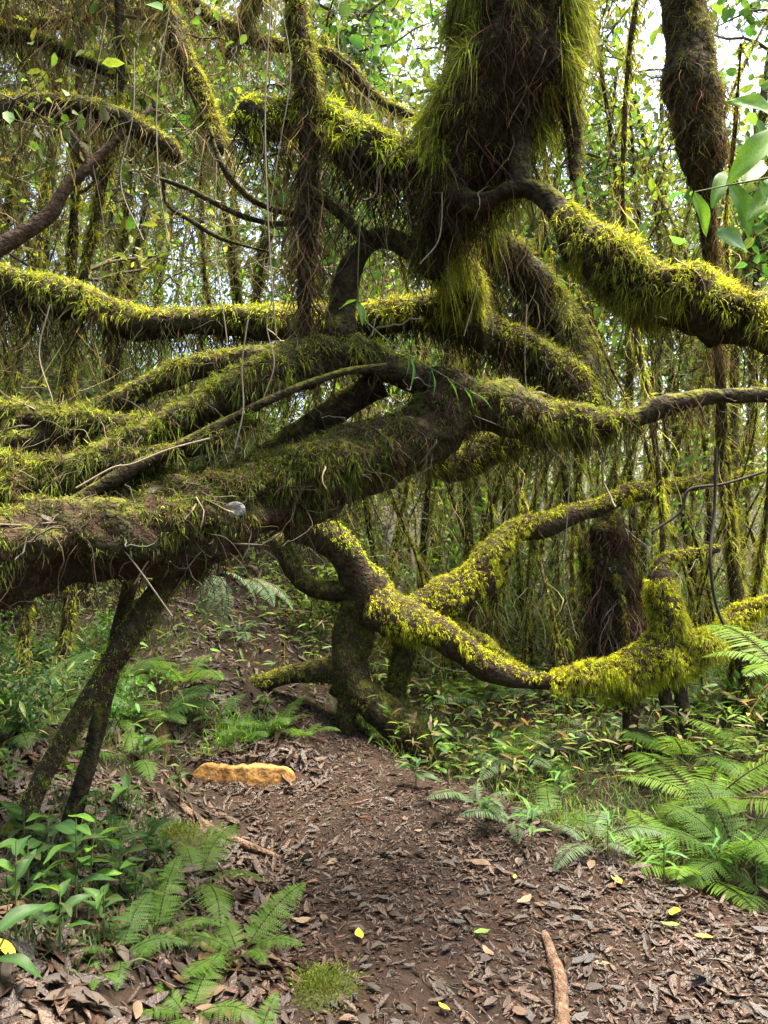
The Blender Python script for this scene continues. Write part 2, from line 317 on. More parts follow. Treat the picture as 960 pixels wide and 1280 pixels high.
add_limb(T, 'branch', [(475, 480, 3.2, 22), (420, 515, 3.2, 24), (350, 565, 3.2, 22), (285, 615, 3.1, 18)], M_BARK, dict(dens=700, L=.02, up=.7), roots=50, step=.03, K=16, seed=6, lump=.1)
add_limb(T, 'branch', [(-100, 610, 2.7, 44), (40, 622, 2.8, 42), (150, 618, 2.85, 36), (240, 605, 2.9, 24), (300, 600, 2.95, 10)],
         M_BARK, dict(dens=2300, L=.075, W=.006, up=.34, c1=(.14, .14, .025), c2=(.045, .05, .018)), [dict(dens=500, L=.14, c=DARK)], roots=160, step=.03, K=16, seed=7)
add_limb(T, 'branch', [(-100, 520, 3.05, 16), (20, 525, 3.05, 20), (120, 535, 3.0, 20), (220, 530, 3.0, 16), (300, 520, 3.0, 6)],
         M_BARK, dict(dens=2600, L=.08, W=.006, up=.25, c1=(.16, .155, .03), c2=(.05, .052, .02)), [dict(dens=1200, L=.12, c=DARK)], seed=26, roots=80)
add_limb(T, 'branch', [(-60, 575, 2.75, 14), (60, 585, 2.75, 18), (170, 570, 2.8, 18), (260, 555, 2.85, 14), (330, 530, 2.9, 5)],
         M_BARK, dict(dens=2600, L=.08, W=.006, up=.25, c1=(.14, .14, .03), c2=(.045, .047, .02)), [dict(dens=1200, L=.1, c=DARK)], seed=27, roots=80)
add_limb(T, 'branch', [(-100, 345, 3.4, 30), (40, 365, 3.45, 30), (150, 393, 3.5, 24), (260, 404, 3.5, 22), (360, 405, 3.5, 24), (450, 402, 3.45, 26), (540, 402, 3.45, 28), (630, 425, 3.5, 32), (700, 465, 3.45, 30), (735, 510, 3.35, 20)],
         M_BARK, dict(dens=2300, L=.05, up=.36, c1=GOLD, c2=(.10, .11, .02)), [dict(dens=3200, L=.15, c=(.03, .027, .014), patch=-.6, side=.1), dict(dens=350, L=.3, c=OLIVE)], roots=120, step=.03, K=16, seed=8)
add_limb(T, 'branch', [(425, 455, 3.1, 30), (425, 390, 3.1, 22), (440, 330, 3.1, 19), (470, 303, 3.1, 21), (503, 310, 3.1, 18), (530, 318, 3.1, 16), (545, 270, 3.1, 24), (555, 220, 3.05, 36)],
         M_BARK, dict(dens=500, L=.03, up=.8), [dict(dens=160, L=.12, c=DARK)], roots=60, step=.03, K=16, seed=9)
add_limb(T, 'upper_trunk', [(535, 345, 3.1, 16), (548, 280, 3.1, 32), (580, 200, 3.05, 60), (630, 110, 3.0, 80), (650, 20, 3.0, 80), (656, -90, 3.0, 80), (662, -220, 3.0, 80)],
         M_BARK, dict(dens=650, L=.08, W=.004, up=.66, c1=(.2, .19, .03), c2=(.07, .06, .022), droop=.8),
         [dict(dens=3200, L=.16, W=.0045, c=(.035, .022, .013), side=.9, patch=-.6), dict(dens=500, L=.24, c=(.06, .04, .024), side=.9), dict(dens=120, L=.2, c=OLIVE, side=.9)], K=16, seed=10, lump=.22, mosses=[dict(dens=3000, L=.13, W=.006, up=-.2, nx=.72, c1=(.26, .25, .03), c2=(.13, .13, .03), droop=.8)])
add_limb(T, 'branch', [(548, 232, 3.0, 20), (600, 256, 2.95, 18), (650, 238, 2.9, 18), (690, 255, 2.85, 20), (725, 305, 2.8, 36), (800, 350, 2.7, 44), (880, 383, 2.6, 48), (960, 412, 2.5, 44), (1060, 445, 2.4, 44)],
         M_BARK, dict(dens=3400, L=.05, up=.2, u0=.2, c1=GOLD, c2=(.12, .115, .022), seed=13), [dict(dens=600, L=.12, c=BROWN, u0=.25), dict(dens=700, L=.15, c=DARK, u0=.25)], roots=90, step=.03, K=16, seed=11, lump=.25, label='thick limb heaped with yellow-green moss')
add_limb(T, 'branch', [(650, 244, 2.9, 17), (648, 215, 2.9, 16), (650, 150, 2.95, 14)], M_BARK, seed=12)
add_limb(T, 'branch', [(560, 205, 3.05, 38), (490, 205, 3.05, 44), (430, 172, 3.05, 34), (380, 155, 3.05, 34), (325, 148, 3.0, 30), (298, 150, 3.0, 14), (285, 154, 3.0, 3)],
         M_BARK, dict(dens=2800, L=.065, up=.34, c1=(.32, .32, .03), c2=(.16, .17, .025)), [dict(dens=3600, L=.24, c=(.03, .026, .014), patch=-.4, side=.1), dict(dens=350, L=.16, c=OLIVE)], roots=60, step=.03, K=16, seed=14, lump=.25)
add_limb(T, 'branch', [(383, 445, 3.0, 7), (383, 330, 3.0, 12), (385, 220, 3.0, 15), (385, 120, 3.0, 20), (372, 40, 3.0, 19), (360, -80, 3.0, 19)],
         M_BARK, dict(dens=1900, L=.05, up=.3, u0=.5, c1=(.2, .185, .03), c2=(.09, .085, .025)), [dict(dens=3000, L=.26, W=.005, c=BROWN, side=1.1, u1=.65, patch=-.5), dict(dens=500, L=.2, c=OLIVE, side=1.1)], seed=15)
for pts in ([(376, 268, 3.05, 7), (335, 262, 3.08, 6), (305, 247, 3.1, 6), (280, 218, 3.1, 5), (268, 190, 3.1, 4), (262, 160, 3.1, 3)], [(376, 276, 3.06, 6), (340, 282, 3.08, 5), (300, 274, 3.1, 5), (262, 254, 3.12, 4), (235, 236, 3.13, 4), (203, 222, 3.15, 3)],
            [(201, 200, 3.15, 3), (205, 250, 3.15, 3), (235, 275, 3.13, 3.5), (275, 300, 3.12, 3), (335, 316, 3.1, 2)], [(380, 232, 2.95, 7), (420, 265, 2.97, 9), (460, 300, 3.05, 11)],
            [(545, 760, 5.9, 1), (552, 700, 5.9, 1)]):
    if pts[0][1] < 700: add_limb(T, 'branch', pts, M_BARK, dict(dens=1200, L=.02, up=.6, c1=OLIVE, c2=DARK), [dict(dens=700, L=.08, c=DARK, side=1.1)], seed=int(pts[0][0]), K=8, wob=.014, roots=25)
add_limb(T, 'branch', [(545, 280, 3.25, 18), (570, 320, 3.3, 36), (582, 365, 3.35, 26), (590, 400, 3.4, 10)], M_BARK, dict(dens=2600, L=.07, W=.004, up=.1, c1=GOLD, c2=(.16, .15, .025), droop=.9), seed=21)
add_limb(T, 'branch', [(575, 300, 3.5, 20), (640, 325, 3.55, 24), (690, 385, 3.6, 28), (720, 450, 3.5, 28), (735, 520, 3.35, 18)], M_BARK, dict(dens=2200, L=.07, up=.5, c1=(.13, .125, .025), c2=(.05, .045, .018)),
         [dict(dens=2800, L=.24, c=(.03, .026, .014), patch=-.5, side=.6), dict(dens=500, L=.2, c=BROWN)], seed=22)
add_limb(T, 'hanging_root', [(690, 20, 2.97, 22), (706, 90, 2.95, 20), (715, 160, 2.95, 14), (716, 205, 2.95, 9), (715, 225, 2.95, 4)], M_BARK, dict(dens=1200, L=.05, up=.2, c1=OLIVE, c2=BROWN), [dict(dens=1500, L=.1, c=(.07, .04, .022), side=1.1)], seed=23)
add_limb(T, 'branch', [(500, 560, 3.4, 20), (560, 585, 3.6, 22), (620, 560, 3.7, 22), (700, 545, 3.8, 18)], M_BARK, dict(dens=2000, L=.05, up=.3, c1=GOLD, c2=(.1, .1, .02)), [dict(dens=900, L=.25, c=OLIVE)], roots=60, step=.03, K=16, seed=24)

# ---------------------------------------------------------------- the arched tree beyond the path
rng = np.random.default_rng(105)
GM = dict(dens=3000, L=.036, W=.0065, up=.3, c1=(.34, .30, .024), c2=(.2, .185, .02))
DM = dict(dens=2600, L=.028, W=.0055, up=.1, c1=(.12, .115, .02), c2=(.06, .06, .016))
R = empty('arched_tree', (P(437, 905, 5.1)[0], 5.1, gz(P(437, 905, 5.1)[0], 5.1)), 'low twisted tree with golden moss arms arching over the slope beyond the path', 'tree')
add_limb(R, 'trunk', [(365, 650, 5.0, 24), (410, 672, 5.05, 26), (445, 710, 5.1, 28), (463, 752, 5.15, 34), (446, 790, 5.15, 30), (432, 825, 5.1, 25), (440, 858, 5.1, 26), (431, 890, 5.08, 15), (430, 935, 5.1, 10)], M_BARK_RED,
         dict(dens=2200, L=.035, up=.55, u1=.5, c1=(.36, .38, .03), c2=(.22, .23, .022)), [dict(dens=200, L=.06, c=DARK)], seed=31, K=16, mosses=[dict(DM, u0=.45)])
add_limb(R, 'trunk', [(478, 765, 5.15, 30), (503, 795, 5.2, 19), (500, 830, 5.2, 16), (494, 860, 5.2, 16), (492, 890, 5.2, 24), (505, 925, 5.15, 30), (512, 960, 5.15, 28)], M_BARK, DM, seed=32, K=14)
add_limb(R, 'root', [(424, 850, 5.15, 24), (455, 875, 5.12, 28), (490, 905, 5.1, 32), (512, 925, 5.08, 26), (535, 950, 5.05, 12)], M_BARK, DM, seed=33, K=14)
add_limb(R, 'branch', [(462, 758, 5.15, 38), (520, 783, 5.1, 29), (570, 806, 5.05, 23), (620, 838, 5.0, 18), (685, 853, 4.95, 12), (730, 850, 4.9, 20), (790, 836, 4.9, 28), (840, 820, 4.9, 34), (880, 806, 4.9, 18), (915, 775, 5.0, 11), (990, 742, 5.0, 9)],
         M_BARK_RED, None, [dict(dens=500, L=.07, c=(.16, .14, .025), u0=.62, patch=.2)], seed=34, K=16, lump=.14, label='long arm sleeved in shaggy golden moss',
         mosses=[dict(GM, u1=.38, up=.26), dict(GM, u0=.48, L=.04, up=-.1, droop=.5, puff=.05, dens=4200), dict(GM, u0=.36, u1=.5, up=.72)])
add_limb(R, 'branch', [(525, 772, 5.3, 18), (580, 793, 5.4, 15), (625, 823, 5.4, 11), (665, 845, 5.4, 8)], M_BARK, GM, seed=35)
add_limb(R, 'branch', [(490, 780, 5.25, 20), (550, 750, 5.4, 26), (590, 725, 5.45, 32), (612, 695, 5.5, 26), (650, 668, 5.6, 18), (720, 640, 5.7, 16), (800, 615, 5.8, 13), (870, 605, 5.9, 10), (980, 588, 6, 8)],
         M_BARK_RED, dict(GM, up=.25), [dict(dens=500, L=.14, c=OLIVE, u0=.5)], seed=36, K=14)
add_limb(R, 'branch', [(840, 815, 4.9, 30), (832, 762, 4.88, 24), (824, 722, 4.88, 15), (833, 698, 4.9, 8), (860, 692, 4.9, 7), (898, 686, 4.9, 6)], M_BARK_RED, None, seed=37, K=12, mosses=[dict(GM, L=.05, up=-.3, u1=.75, dens=4400), dict(GM, up=.3, u0=.8)])
add_limb(R, 'branch', [(442, 742, 5.1, 16), (400, 735, 5.1, 15), (370, 715, 5.05, 14), (340, 670, 5.0, 14)], M_BARK, dict(DM, c1=(.2, .19, .025), up=.4), seed=38)
add_limb(R, 'root', [(435, 838, 5.15, 18), (390, 842, 5.2, 15), (340, 850, 5.2, 14), (300, 870, 5.2, 12)], M_BARK, dict(DM, c1=(.2, .18, .025)), seed=39)
for k, (x0, y0, x1, y1, h) in enumerate([(787, 850, 782, 985, 11), (845, 840, 860, 960, 8), (826, 845, 838, 955, 8)]):
    add_limb(R, 'prop_root', [(x0, y0, 4.9, h), ((x0 + x1) / 2 + 4, (y0 + y1) / 2, 4.85, h * .9), (x1, y1, 4.75, h * 1.1), (x1 - 4, y1 + 40, 4.72, h * 1.3)], M_BARK_RED, dict(GM, up=.62, dens=1200, L=.025), seed=60 + k, K=10)

# leaning poles at the left, upright mossy trunk at the right
L1 = empty('leaning_pole', P(40, 1020, 2.75), 'slanting green-stained trunk propped under the big leaning log', 'tree trunk')
add_limb(L1, 'trunk', [(15, 1060, 2.7, 13), (60, 960, 2.75, 13), (125, 855, 2.8, 14), (195, 745, 2.85, 15), (260, 665, 2.9, 15)], M_BARK_RED, dict(dens=2400, L=.022, up=.35, c1=(.16, .165, .022), c2=(.085, .085, .02)), seed=51, lump=.1)
add_limb(L1, 'root', [(25, 1030, 2.72, 12), (-30, 1075, 2.66, 12), (-90, 1100, 2.6, 10)], M_BARK, dict(dens=500, L=.02, up=.6), seed=53)
L2 = empty('dead_pole', P(95, 1010, 2.9), 'thin dark rotten pole beside the slanting green-stained trunk', 'tree trunk')
add_limb(L2, 'trunk', [(88, 1030, 2.9, 11), (120, 920, 2.92, 12), (140, 830, 2.95, 11), (165, 720, 2.98, 9)], M_BARK, dict(dens=250, L=.014, up=.6), seed=52)
T3 = empty('shaggy_trunk', P(944, 960, 5.2), 'upright trunk with a thick shaggy brown moss sleeve high above the ferns', 'tree')
add_limb(T3, 'trunk', [(845, -150, 3.6, 26), (858, 40, 3.6, 26), (868, 130, 3.6, 30), (878, 195, 3.6, 26), (884, 280, 3.75, 10), (898, 430, 4.5, 6), (906, 600, 5.2, 7), (925, 780, 5.3, 9), (940, 930, 5.2, 10), (944, 985, 5.2, 13)],
         M_BARK, None, [dict(dens=2000, L=.13, c=(.085, .055, .028), side=1.1, u1=.62, patch=-.4), dict(dens=700, L=.1, c=OLIVE, side=1.1, u1=.62), dict(dens=500, L=.12, c=OLIVE, u0=.6, side=1.1)], seed=54,
         mosses=[dict(dens=700, L=.05, up=.3, u1=.62, c1=(.13, .11, .03), c2=(.06, .042, .02)), dict(dens=1600, L=.04, up=.15, u0=.62, c1=(.25, .22, .025), c2=(.12, .11, .025))])

# ---------------------------------------------------------------- bearded boughs at the upper left
rng = np.random.default_rng(106)
B = empty('bearded_tree', (-2.6, 4.3, gz(-2.6, 4.3)), 'leafless boughs draped in long olive beards of lichen, upper bank side', 'tree')
BM = dict(dens=2200, L=.045, up=.52, c1=(.24, .21, .03), c2=(.12, .11, .025)); BB = [dict(dens=1300, L=.32, W=.0055, c=(.13, .11, .05), side=.8, patch=-.2), dict(dens=700, L=.5, W=.005, c=(.10, .08, .04), side=.8)]
lb = [[(-420, 900, 4.3, 40), (-300, 500, 4.3, 36), (-150, 200, 4.2, 28), (-40, 148, 4.1, 17), (60, 138, 4.0, 15), (130, 140, 4.0, 13), (200, 178, 3.95, 14), (222, 200, 3.95, 6)],
      [(-150, 200, 4.2, 20), (-80, 60, 4.3, 14), (20, 45, 4.4, 10), (90, 70, 4.4, 9), (140, 95, 4.4, 6)],
      [(-80, 60, 4.3, 14), (60, -90, 4.3, 12), (180, -40, 4.2, 12), (225, 60, 4.1, 12), (255, 120, 4.1, 12), (275, 190, 4.05, 8)],
      [(60, -90, 4.3, 12), (160, -60, 4.4, 9), (260, 20, 4.5, 8), (330, 50, 4.5, 8), (420, 75, 4.6, 8), (480, 130, 4.6, 6), (560, 170, 4.6, 4)],
      [(-60, 60, 4.6, 10), (0, 20, 4.7, 9), (60, 30, 4.8, 8), (150, 15, 4.8, 7), (230, 20, 4.8, 5)],
      [(340, -60, 4.4, 12), (310, 20, 4.4, 9), (285, 70, 4.4, 6)]]
for k, pts in enumerate(lb): add_limb(B, 'trunk' if k == 0 else 'branch', pts, M_BARK, BM, BB, seed=70 + k, K=10, wob=.01)
bb = empty('bare_branch', P(-20, 320, 3.9), 'smooth pale brown bough rising bare above the mossy horizontal limb', 'branch')
add_limb(bb, 'branch', [(-90, 350, 3.8, 13), (0, 308, 3.85, 11), (60, 270, 3.9, 9), (80, 238, 3.9, 7), (120, 200, 3.92, 6), (150, 170, 3.95, 5), (190, 135, 4.0, 3)], M_WOOD, None, [dict(dens=150, L=.1, c=OLIVE)], seed=80, K=10, lump=.1)
add_limb(bb, 'twig', [(95, 228, 3.9, 5), (110, 200, 3.9, 4), (85, 160, 3.9, 3), (70, 130, 3.9, 2)], M_WOOD, seed=81, K=7)

BASE = {}
def zone(x, y):
    t = x / y
    if y < 2: return 'of the unseen forest behind the camera, added to block sky light'
    if y > 16: return 'far behind the thicket'
    if y > 11.5: return 'at the back of the thicket'
    if t < -.42: return 'high on the bank past the leaning log'
    if t < -.22: return 'on the bank above the clay cut' if y < 7 else 'on the slope above the bank'
    if t < -.02: return 'behind the arched tree trunk' if y < 7.5 else 'deep behind the arched tree trunk'
    if t < .16: return 'behind the fork of the arched tree' if y < 7.5 else 'deep behind the fork of the arched tree'
    if t < .36: return 'behind the golden moss arm' if y < 7 else 'beyond the fibrous tree fern'
    return 'beside the upright shaggy trunk' if y < 7 else 'beyond the upright shaggy trunk'
# ---------------------------------------------------------------- ferns
rng = np.random.default_rng(107)
def frond_mesh(name, n=26, L=1.0, wid=.2, bip=True, droop=.5, rise=.9, col=(.05, .13, .025), pw=.016):
    mb = MB(); t = np.linspace(0, 1, 14); x = t * L * .85; z = rise * L * (t * .75 - droop * t ** 2.2)
    p = np.stack([x, .02 * L * np.sin(t * 3), z], 1)
    tubes(mb, p[None], (np.linspace(.006, .0012, 14) * L)[None], A(.05, .035, .015)[None], 4)
    s = np.linspace(.16, .985, n); base = np.stack([np.interp(s, t, p[:, k]) for k in range(3)], 1); tan = unit(np.stack([np.interp(s, t, np.gradient(p[:, k])) for k in range(3)], 1))
    prof = wid * L * np.sin(np.pi * np.clip((s - .04) / .96, 0, 1) ** .72) ** .75 + .008 * L
    for sg in (-1, 1):
        side = unit(np.cross(tan, A(0, 0, 1)) * sg); d = unit(side + tan * .38 + A(0, 0, -.12) + rng.normal(0, .06, (n, 3))); nr = np.cross(tan, d) * sg; nr = nr * np.sign(nr[:, 2:3] + 1e-6)
        cc = vary(col, n, .12, .06)
        if not bip:
            leaves(mb, base, d, nr, prof, np.full(n, pw * L) * U(.9, 1.2, n), cc, .1, .18)
        else:
            for q in np.linspace(.06, .96, 9):
                o = base + d * (prof * q)[:, None] - A(0, 0, 1) * (prof * q * q * .18)[:, None]; w = np.full(n, .85 * L / n * .72) * (1.02 - q ** 1.6) + .002 * L
                for s2 in (-1, 1):
                    dd = unit(np.cross(nr, d) * s2 + d * .7); tip = o + dd * w[:, None]; hw = d * (prof * .045)[:, None]
                    v = np.stack([o - hw, o + hw, tip + hw * .7, tip - hw * .1], 1); i = np.arange(n)[:, None] * 4
                    mb.add(v, [i + [0, 1, 2, 3]], np.repeat(cc, 4, 0))
    return mb.mesh(name, M_FERN)
FR = {'green': [frond_mesh('frond', 24, droop=U(.35, .7), col=(.06, .12, .019)) for _ in range(3)],
      'pinnate': [frond_mesh('frond', 32, wid=.2, bip=False, droop=U(.35, .65), col=(.085, .15, .017), pw=.02) for _ in range(3)],
      'blue': [frond_mesh('frond', 30, wid=.17, bip=False, droop=U(.5, .75), col=(.075, .12, .06), pw=.02) for _ in range(2)],
      'dead': [frond_mesh('frond', 22, droop=U(.8, 1.0), rise=.5, wid=.1, col=(.10, .06, .03)) for _ in range(2)],
      'dark': [frond_mesh('frond', 22, droop=U(.4, .7), col=(.045, .09, .022)) for _ in range(2)]}
def fern(loc, kind, nf, L, label, group=None, a0=0, spread=6.28, tilt=.0, name='fern'):
    if label is None:
        label = {'green': 'soft green', 'dark': 'dark green', 'pinnate': 'bright comb-fronded', 'blue': 'silvery blue-green'}[kind] + (' small' if L < .45 else ' wide' if L > .6 else '') + ' fern ' + zone(loc[0], loc[1]); group = label
    e = empty(name, loc, label, 'fern', group); fm = FR[kind]
    for k in range(nf):
        f = link('frond', fm[k % len(fm)], e); f.rotation_euler = (U(-.15, .15), -tilt + U(-.3, .2), a0 + spread * (k + U(-.3, .3)) / nf); f.scale = (L * U(.6, 1.15),) * 3
    if L > .28 and U(0, 1) < .6:
        f = link('frond', FR['dead'][int(U(0, 2))], e, None, (U(-.4, .4), U(-.1, .6), U(0, 6.28)), L * U(.6, .9)); f['label'] = 'withered brown frond'
    return e
def on(px, py, d=None):
    """ground point seen at a pixel"""
    dd = np.linspace(1.6, 14, 900); x = (px - CX) / F * dd; z = EYE + (CY - py) / F * dd; g = ground_z(x, dd); k = np.argmax(z < g); return A(x[k], dd[k], g[k])
def hand_fern(px, py, kind, nf, L, label, **k): return fern(on(px, py), kind, nf, L, label, **k)
hand_fern(855, 1100, 'pinnate', 8, .6, 'bright green fern with long comb-like fronds at the path edge', a0=.3)
hand_fern(925, 1085, 'green', 8, .62, 'large lush fern beside the fern with comb-like fronds')
hand_fern(960, 1130, 'green', 5, .45, 'dark-stemmed fern hanging over the gully by the path')
hand_fern(885, 1010, 'pinnate', 7, .7, 'tall fern spreading flat fronds under the golden moss arm')
hand_fern(960, 960, 'pinnate', 7, .7, 'bright fern behind the upright shaggy trunk foot')
hand_fern(640, 1035, 'blue', 5, .38, 'small blue-green fern arching onto the path edge')
hand_fern(595, 1010, 'blue', 5, .36, 'narrow silvery fern among litter near the arched tree')
hand_fern(740, 1060, 'blue', 5, .42, 'silver-green fern drooping below the prop roots')
hand_fern(690, 1030, 'green', 5, .4, 'mid green fern between two silvery ferns')
hand_fern(245, 1110, 'green', 6, .42, 'lacy fern beside the root on the left bank')
hand_fern(300, 1200, 'green', 6, .34, 'lacy light green fern at the left edge of the path')
hand_fern(195, 1180, 'green', 5, .3, 'lacy fern above brown litter on the left bank')
hand_fern(235, 1275, 'green', 5, .26, 'small lacy fern low on the bank in brown litter')
hand_fern(120, 1225, 'green', 4, .12, 'tiny fern sprouting from brown litter')
for px, py in [(150, 1200), (170, 1060), (250, 1060)]: hand_fern(px, py, 'dark', 5, U(.16, .26), 'small dark fern in the litter of the left bank', group='small dark ferns in the bank litter')
hand_fern(320, 1320, 'green', 5, .22, 'small fern next to the moss cushion')
fern(P(268, 712, 4.3), 'blue', 3, .42, 'silvery fern hanging under the leaning log', a0=4.6, spread=2.2, tilt=-1.0)
fern(P(300, 725, 4.5), 'blue', 2, .4, 'blue-grey drooping fern beside the silvery hanging fern', a0=5.6, spread=1., tilt=-.5)
fern(P(990, 850, 3.6), 'pinnate', 6, .6, 'fern with wide dark fronds reaching past the shaggy trunk', a0=2.0)
for px, py in [(310, 925), (345, 915), (380, 925), (270, 905), (200, 900), (140, 905), (230, 860), (170, 850), (60, 880), (20, 930)]:
    hand_fern(px, py, ['green', 'dark'][int(U(0, 2))], 6, U(.3, .48), 'bank fern with soft green fronds above the clay cut', group='ferns on the bank above the clay cut')
for k in range(80):
    y = U(4.6, 8.5); x = U(.25, 4.2) * y / 5
    if x < xR(min(y, 5.2)) + .25: continue
    fern((x, y, gz(x, y)), ['green', 'dark', 'pinnate', 'blue'][int(U(0, 3.6))], 6, U(.28, .6), None)
for k in range(44):
    y = U(3.6, 8.5); x = -U(.6, 3.2) * y / 4.5
    if x > xL(min(y, 5.2)) - .35: continue
    fern((x, y, gz(x, y)), ['green', 'dark', 'dark', 'blue'][int(U(0, 3.4))], 6, U(.3, .55), None)

# ---------------------------------------------------------------- broad-leaved plants
rng = np.random.default_rng(108)
def leaf_mesh(name, L=1., W=.34, col=(.05, .13, .03), droop=.25, wave=.03, vcol=None):
    mb = MB(); n = 9; t = np.linspace(0, 1, n); w = W * np.sin(np.pi * t ** .8) ** .8 * .5; w[0] = .01; w[-1] = .004; v = []
    for q in (-1, -.5, 0, .5, 1): v.append(np.stack([t * L, q * w, .18 * w * abs(q) * 2 - droop * L * t ** 2 + wave * L * np.sin(t * 9 + q * 3) * abs(q)], 1))
    v = np.array(v); q = (np.arange(4)[:, None] * n + np.arange(n - 1)).ravel()
    c = np.broadcast_to(A(*col), (5, n, 3)).copy(); c[2] *= 1.35; mb.add(v.reshape(-1, 3), [np.stack([q, q + 1, q + n + 1, q + n], 1)], c.reshape(-1, 3)); return mb.mesh(name, M_LEAF)
BL = {'broad': [leaf_mesh('leaf', 1, .38, c, U(.15, .4)) for c in ((.03, .072, .02), (.05, .11, .02), (.04, .06, .02))],
      'bright': [leaf_mesh('leaf', 1, .34, c, U(.1, .3)) for c in ((.085, .18, .022), (.06, .14, .022))],
      'narrow': [leaf_mesh('leaf', 1, .16, c, U(.2, .4)) for c in ((.08, .2, .03), (.06, .16, .04))]}
def leafy(name, pts, leafs, kind, Lr, label, cat, group=None, r=.004, stemcol=(.08, .1, .03)):
    """stem through points, leaves at (index, azimuth, pitch, size)"""
    base = A(*pts[0]); e = empty(name, base, label, cat, group); c = catmull(np.array(pts, float), 6); mb = MB()
    tubes(mb, (c - base)[None], np.linspace(r, r * .4, len(c))[None], A(*stemcol)[None], 5); mb.build('stem', M_TWIG, e)
    for k, (u, az, pit, s) in enumerate(leafs):
        p = c[min(int(u * (len(c) - 1)), len(c) - 1)] - base; m = BL[kind][k % len(BL[kind])]
        link('leaf', m, e, p, ((U(.5, 1.3) if name == 'leafy_bough' else U(-.4, .4)), -pit, az), s * Lr)
    return e
def plant(px, py, h, n, s, label, kind='broad', lean=(0, 0), d=None, group=None):
    b = on(px, py) if d is None else P(px, py, d); pts = [b, b + A(lean[0] * .4, lean[1] * .4, h * .55), b + A(lean[0], lean[1], h)]
    return leafy('broadleaf_plant', pts, [(.35 + .65 * k / n, k * 2.4 + U(-.4, .4), U(-.1, .9), U(.7, 1.2)) for k in range(n)], kind, s, label, 'plant', group)
plant(95, 1160, .33, 11, .115, 'upright broad-leaved seedling with glossy green leaves on a dark stem', 'broad')
plant(110, 1150, .36, 5, .13, 'seedling with bright lime leaves beside the glossy seedling', 'bright', (.03, 0))
plant(20, 1190, .3, 7, .11, 'low plant with big dark oval leaves by the leaning pole foot')
plant(-5, 1240, .2, 5, .12, 'low plant with drooping long leaves in brown litter')
plant(150, 1130, .22, 9, .1, 'bushy green seedling near the small patch of orange earth')
plant(185, 1085, .18, 7, .09, 'small leafy seedling beside the mossy hump')
for px, py in [(30, 1060), (60, 1100), (160, 1020), (120, 1060), (225, 1010), (10, 1000), (90, 1020), (180, 960), (330, 900), (140, 1100), (170, 1145), (60, 1150), (205, 1100), (35, 1130), (130, 1180), (75, 1200)]:
    plant(px, py, U(.12, .22), 8, U(.07, .1), 'small leafy seedling rooted in the bank litter', group='seedlings on the bank')
for px, py in [(520, 985), (560, 1000), (610, 1040), (665, 1060), (760, 1075), (800, 1085), (830, 1105), (560, 960), (600, 985), (650, 1000), (700, 1010), (540, 940), (620, 960), (900, 1115), (945, 1120)]:
    plant(px, py, U(.12, .3), 8, U(.07, .12), 'leafy seedling at the edge of the ferns along the path', ['broad', 'narrow', 'bright'][int(U(0, 3))], group='seedlings along the right of the path')
# leafy bough entering at the upper right, sprigs hanging from the hub
e = leafy('leafy_bough', [P(1060, 250, 2.2), P(990, 222, 2.15), P(930, 228, 2.12), P(868, 240, 2.1)], [], 'bright', .1, 'leafy bough with large bright green leaves above the mossy limb', 'branch', r=.004)
for k, (x0, y0, x1, y1) in enumerate([(975, 160, 912, 218), (914, 226, 944, 292), (868, 240, 889, 292), (895, 292, 946, 308), (970, 140, 918, 118), (905, 214, 893, 254), (950, 226, 985, 300), (930, 228, 960, 190), (985, 222, 940, 262), (990, 222, 1000, 150)]):
    a, b = P(x0, y0, 2.12 + .03 * (k % 3)), P(x1, y1, 2.08 + .05 * (k % 4)); dx = Vector(b - a); ln = dx.length; dx.normalize(); up = Vector((U(-.5, .5), -1, U(.1, .9))); yv = up.cross(dx).normalized(); zv = dx.cross(yv)
    f = link('leaf', BL['bright'][k % 2], e); m = Matrix((dx, yv, zv)).transposed().to_4x4(); m.translation = Vector(a) - e.location; f.matrix_basis = m @ Matrix.Scale(ln, 4)
leafy('leafy_sprig', [P(452, 250, 2.85), P(448, 320, 2.85), P(447, 375, 2.85)], [(1, 3.6, -.35, 1.), (1, -.7, -1.2, 1.2), (.9, 0, -1.3, .9)], 'bright', .085, 'single hanging sprig with three green leaves before the dark hub', 'sprig', r=.0025)
leafy('leafy_sprig', [P(455, 400, 2.9), P(490, 430, 2.85), P(530, 455, 2.8), P(590, 490, 2.8)], [(.3, -.3, -1.2, .7), (.5, -.2, -1.3, .9), (.6, -.4, -1.4, 1.2), (.75, 0, -1.2, 1.1), (.85, -.2, -.9, 1.), (1, 0, -.4, 1.), (.95, .2, -.9, .9)], 'narrow', .09, 'thin sprig of narrow bamboo-like leaves across the tree hub', 'sprig', r=.003)
leafy('leafy_sprig', [P(725, 130, 2.9), P(735, 100, 2.85), P(740, 70, 2.85)], [(.5, 1.2, 1.1, 1.)], 'bright', .1, 'lone green blade standing beside the hanging moss trunk', 'sprig', r=.002)

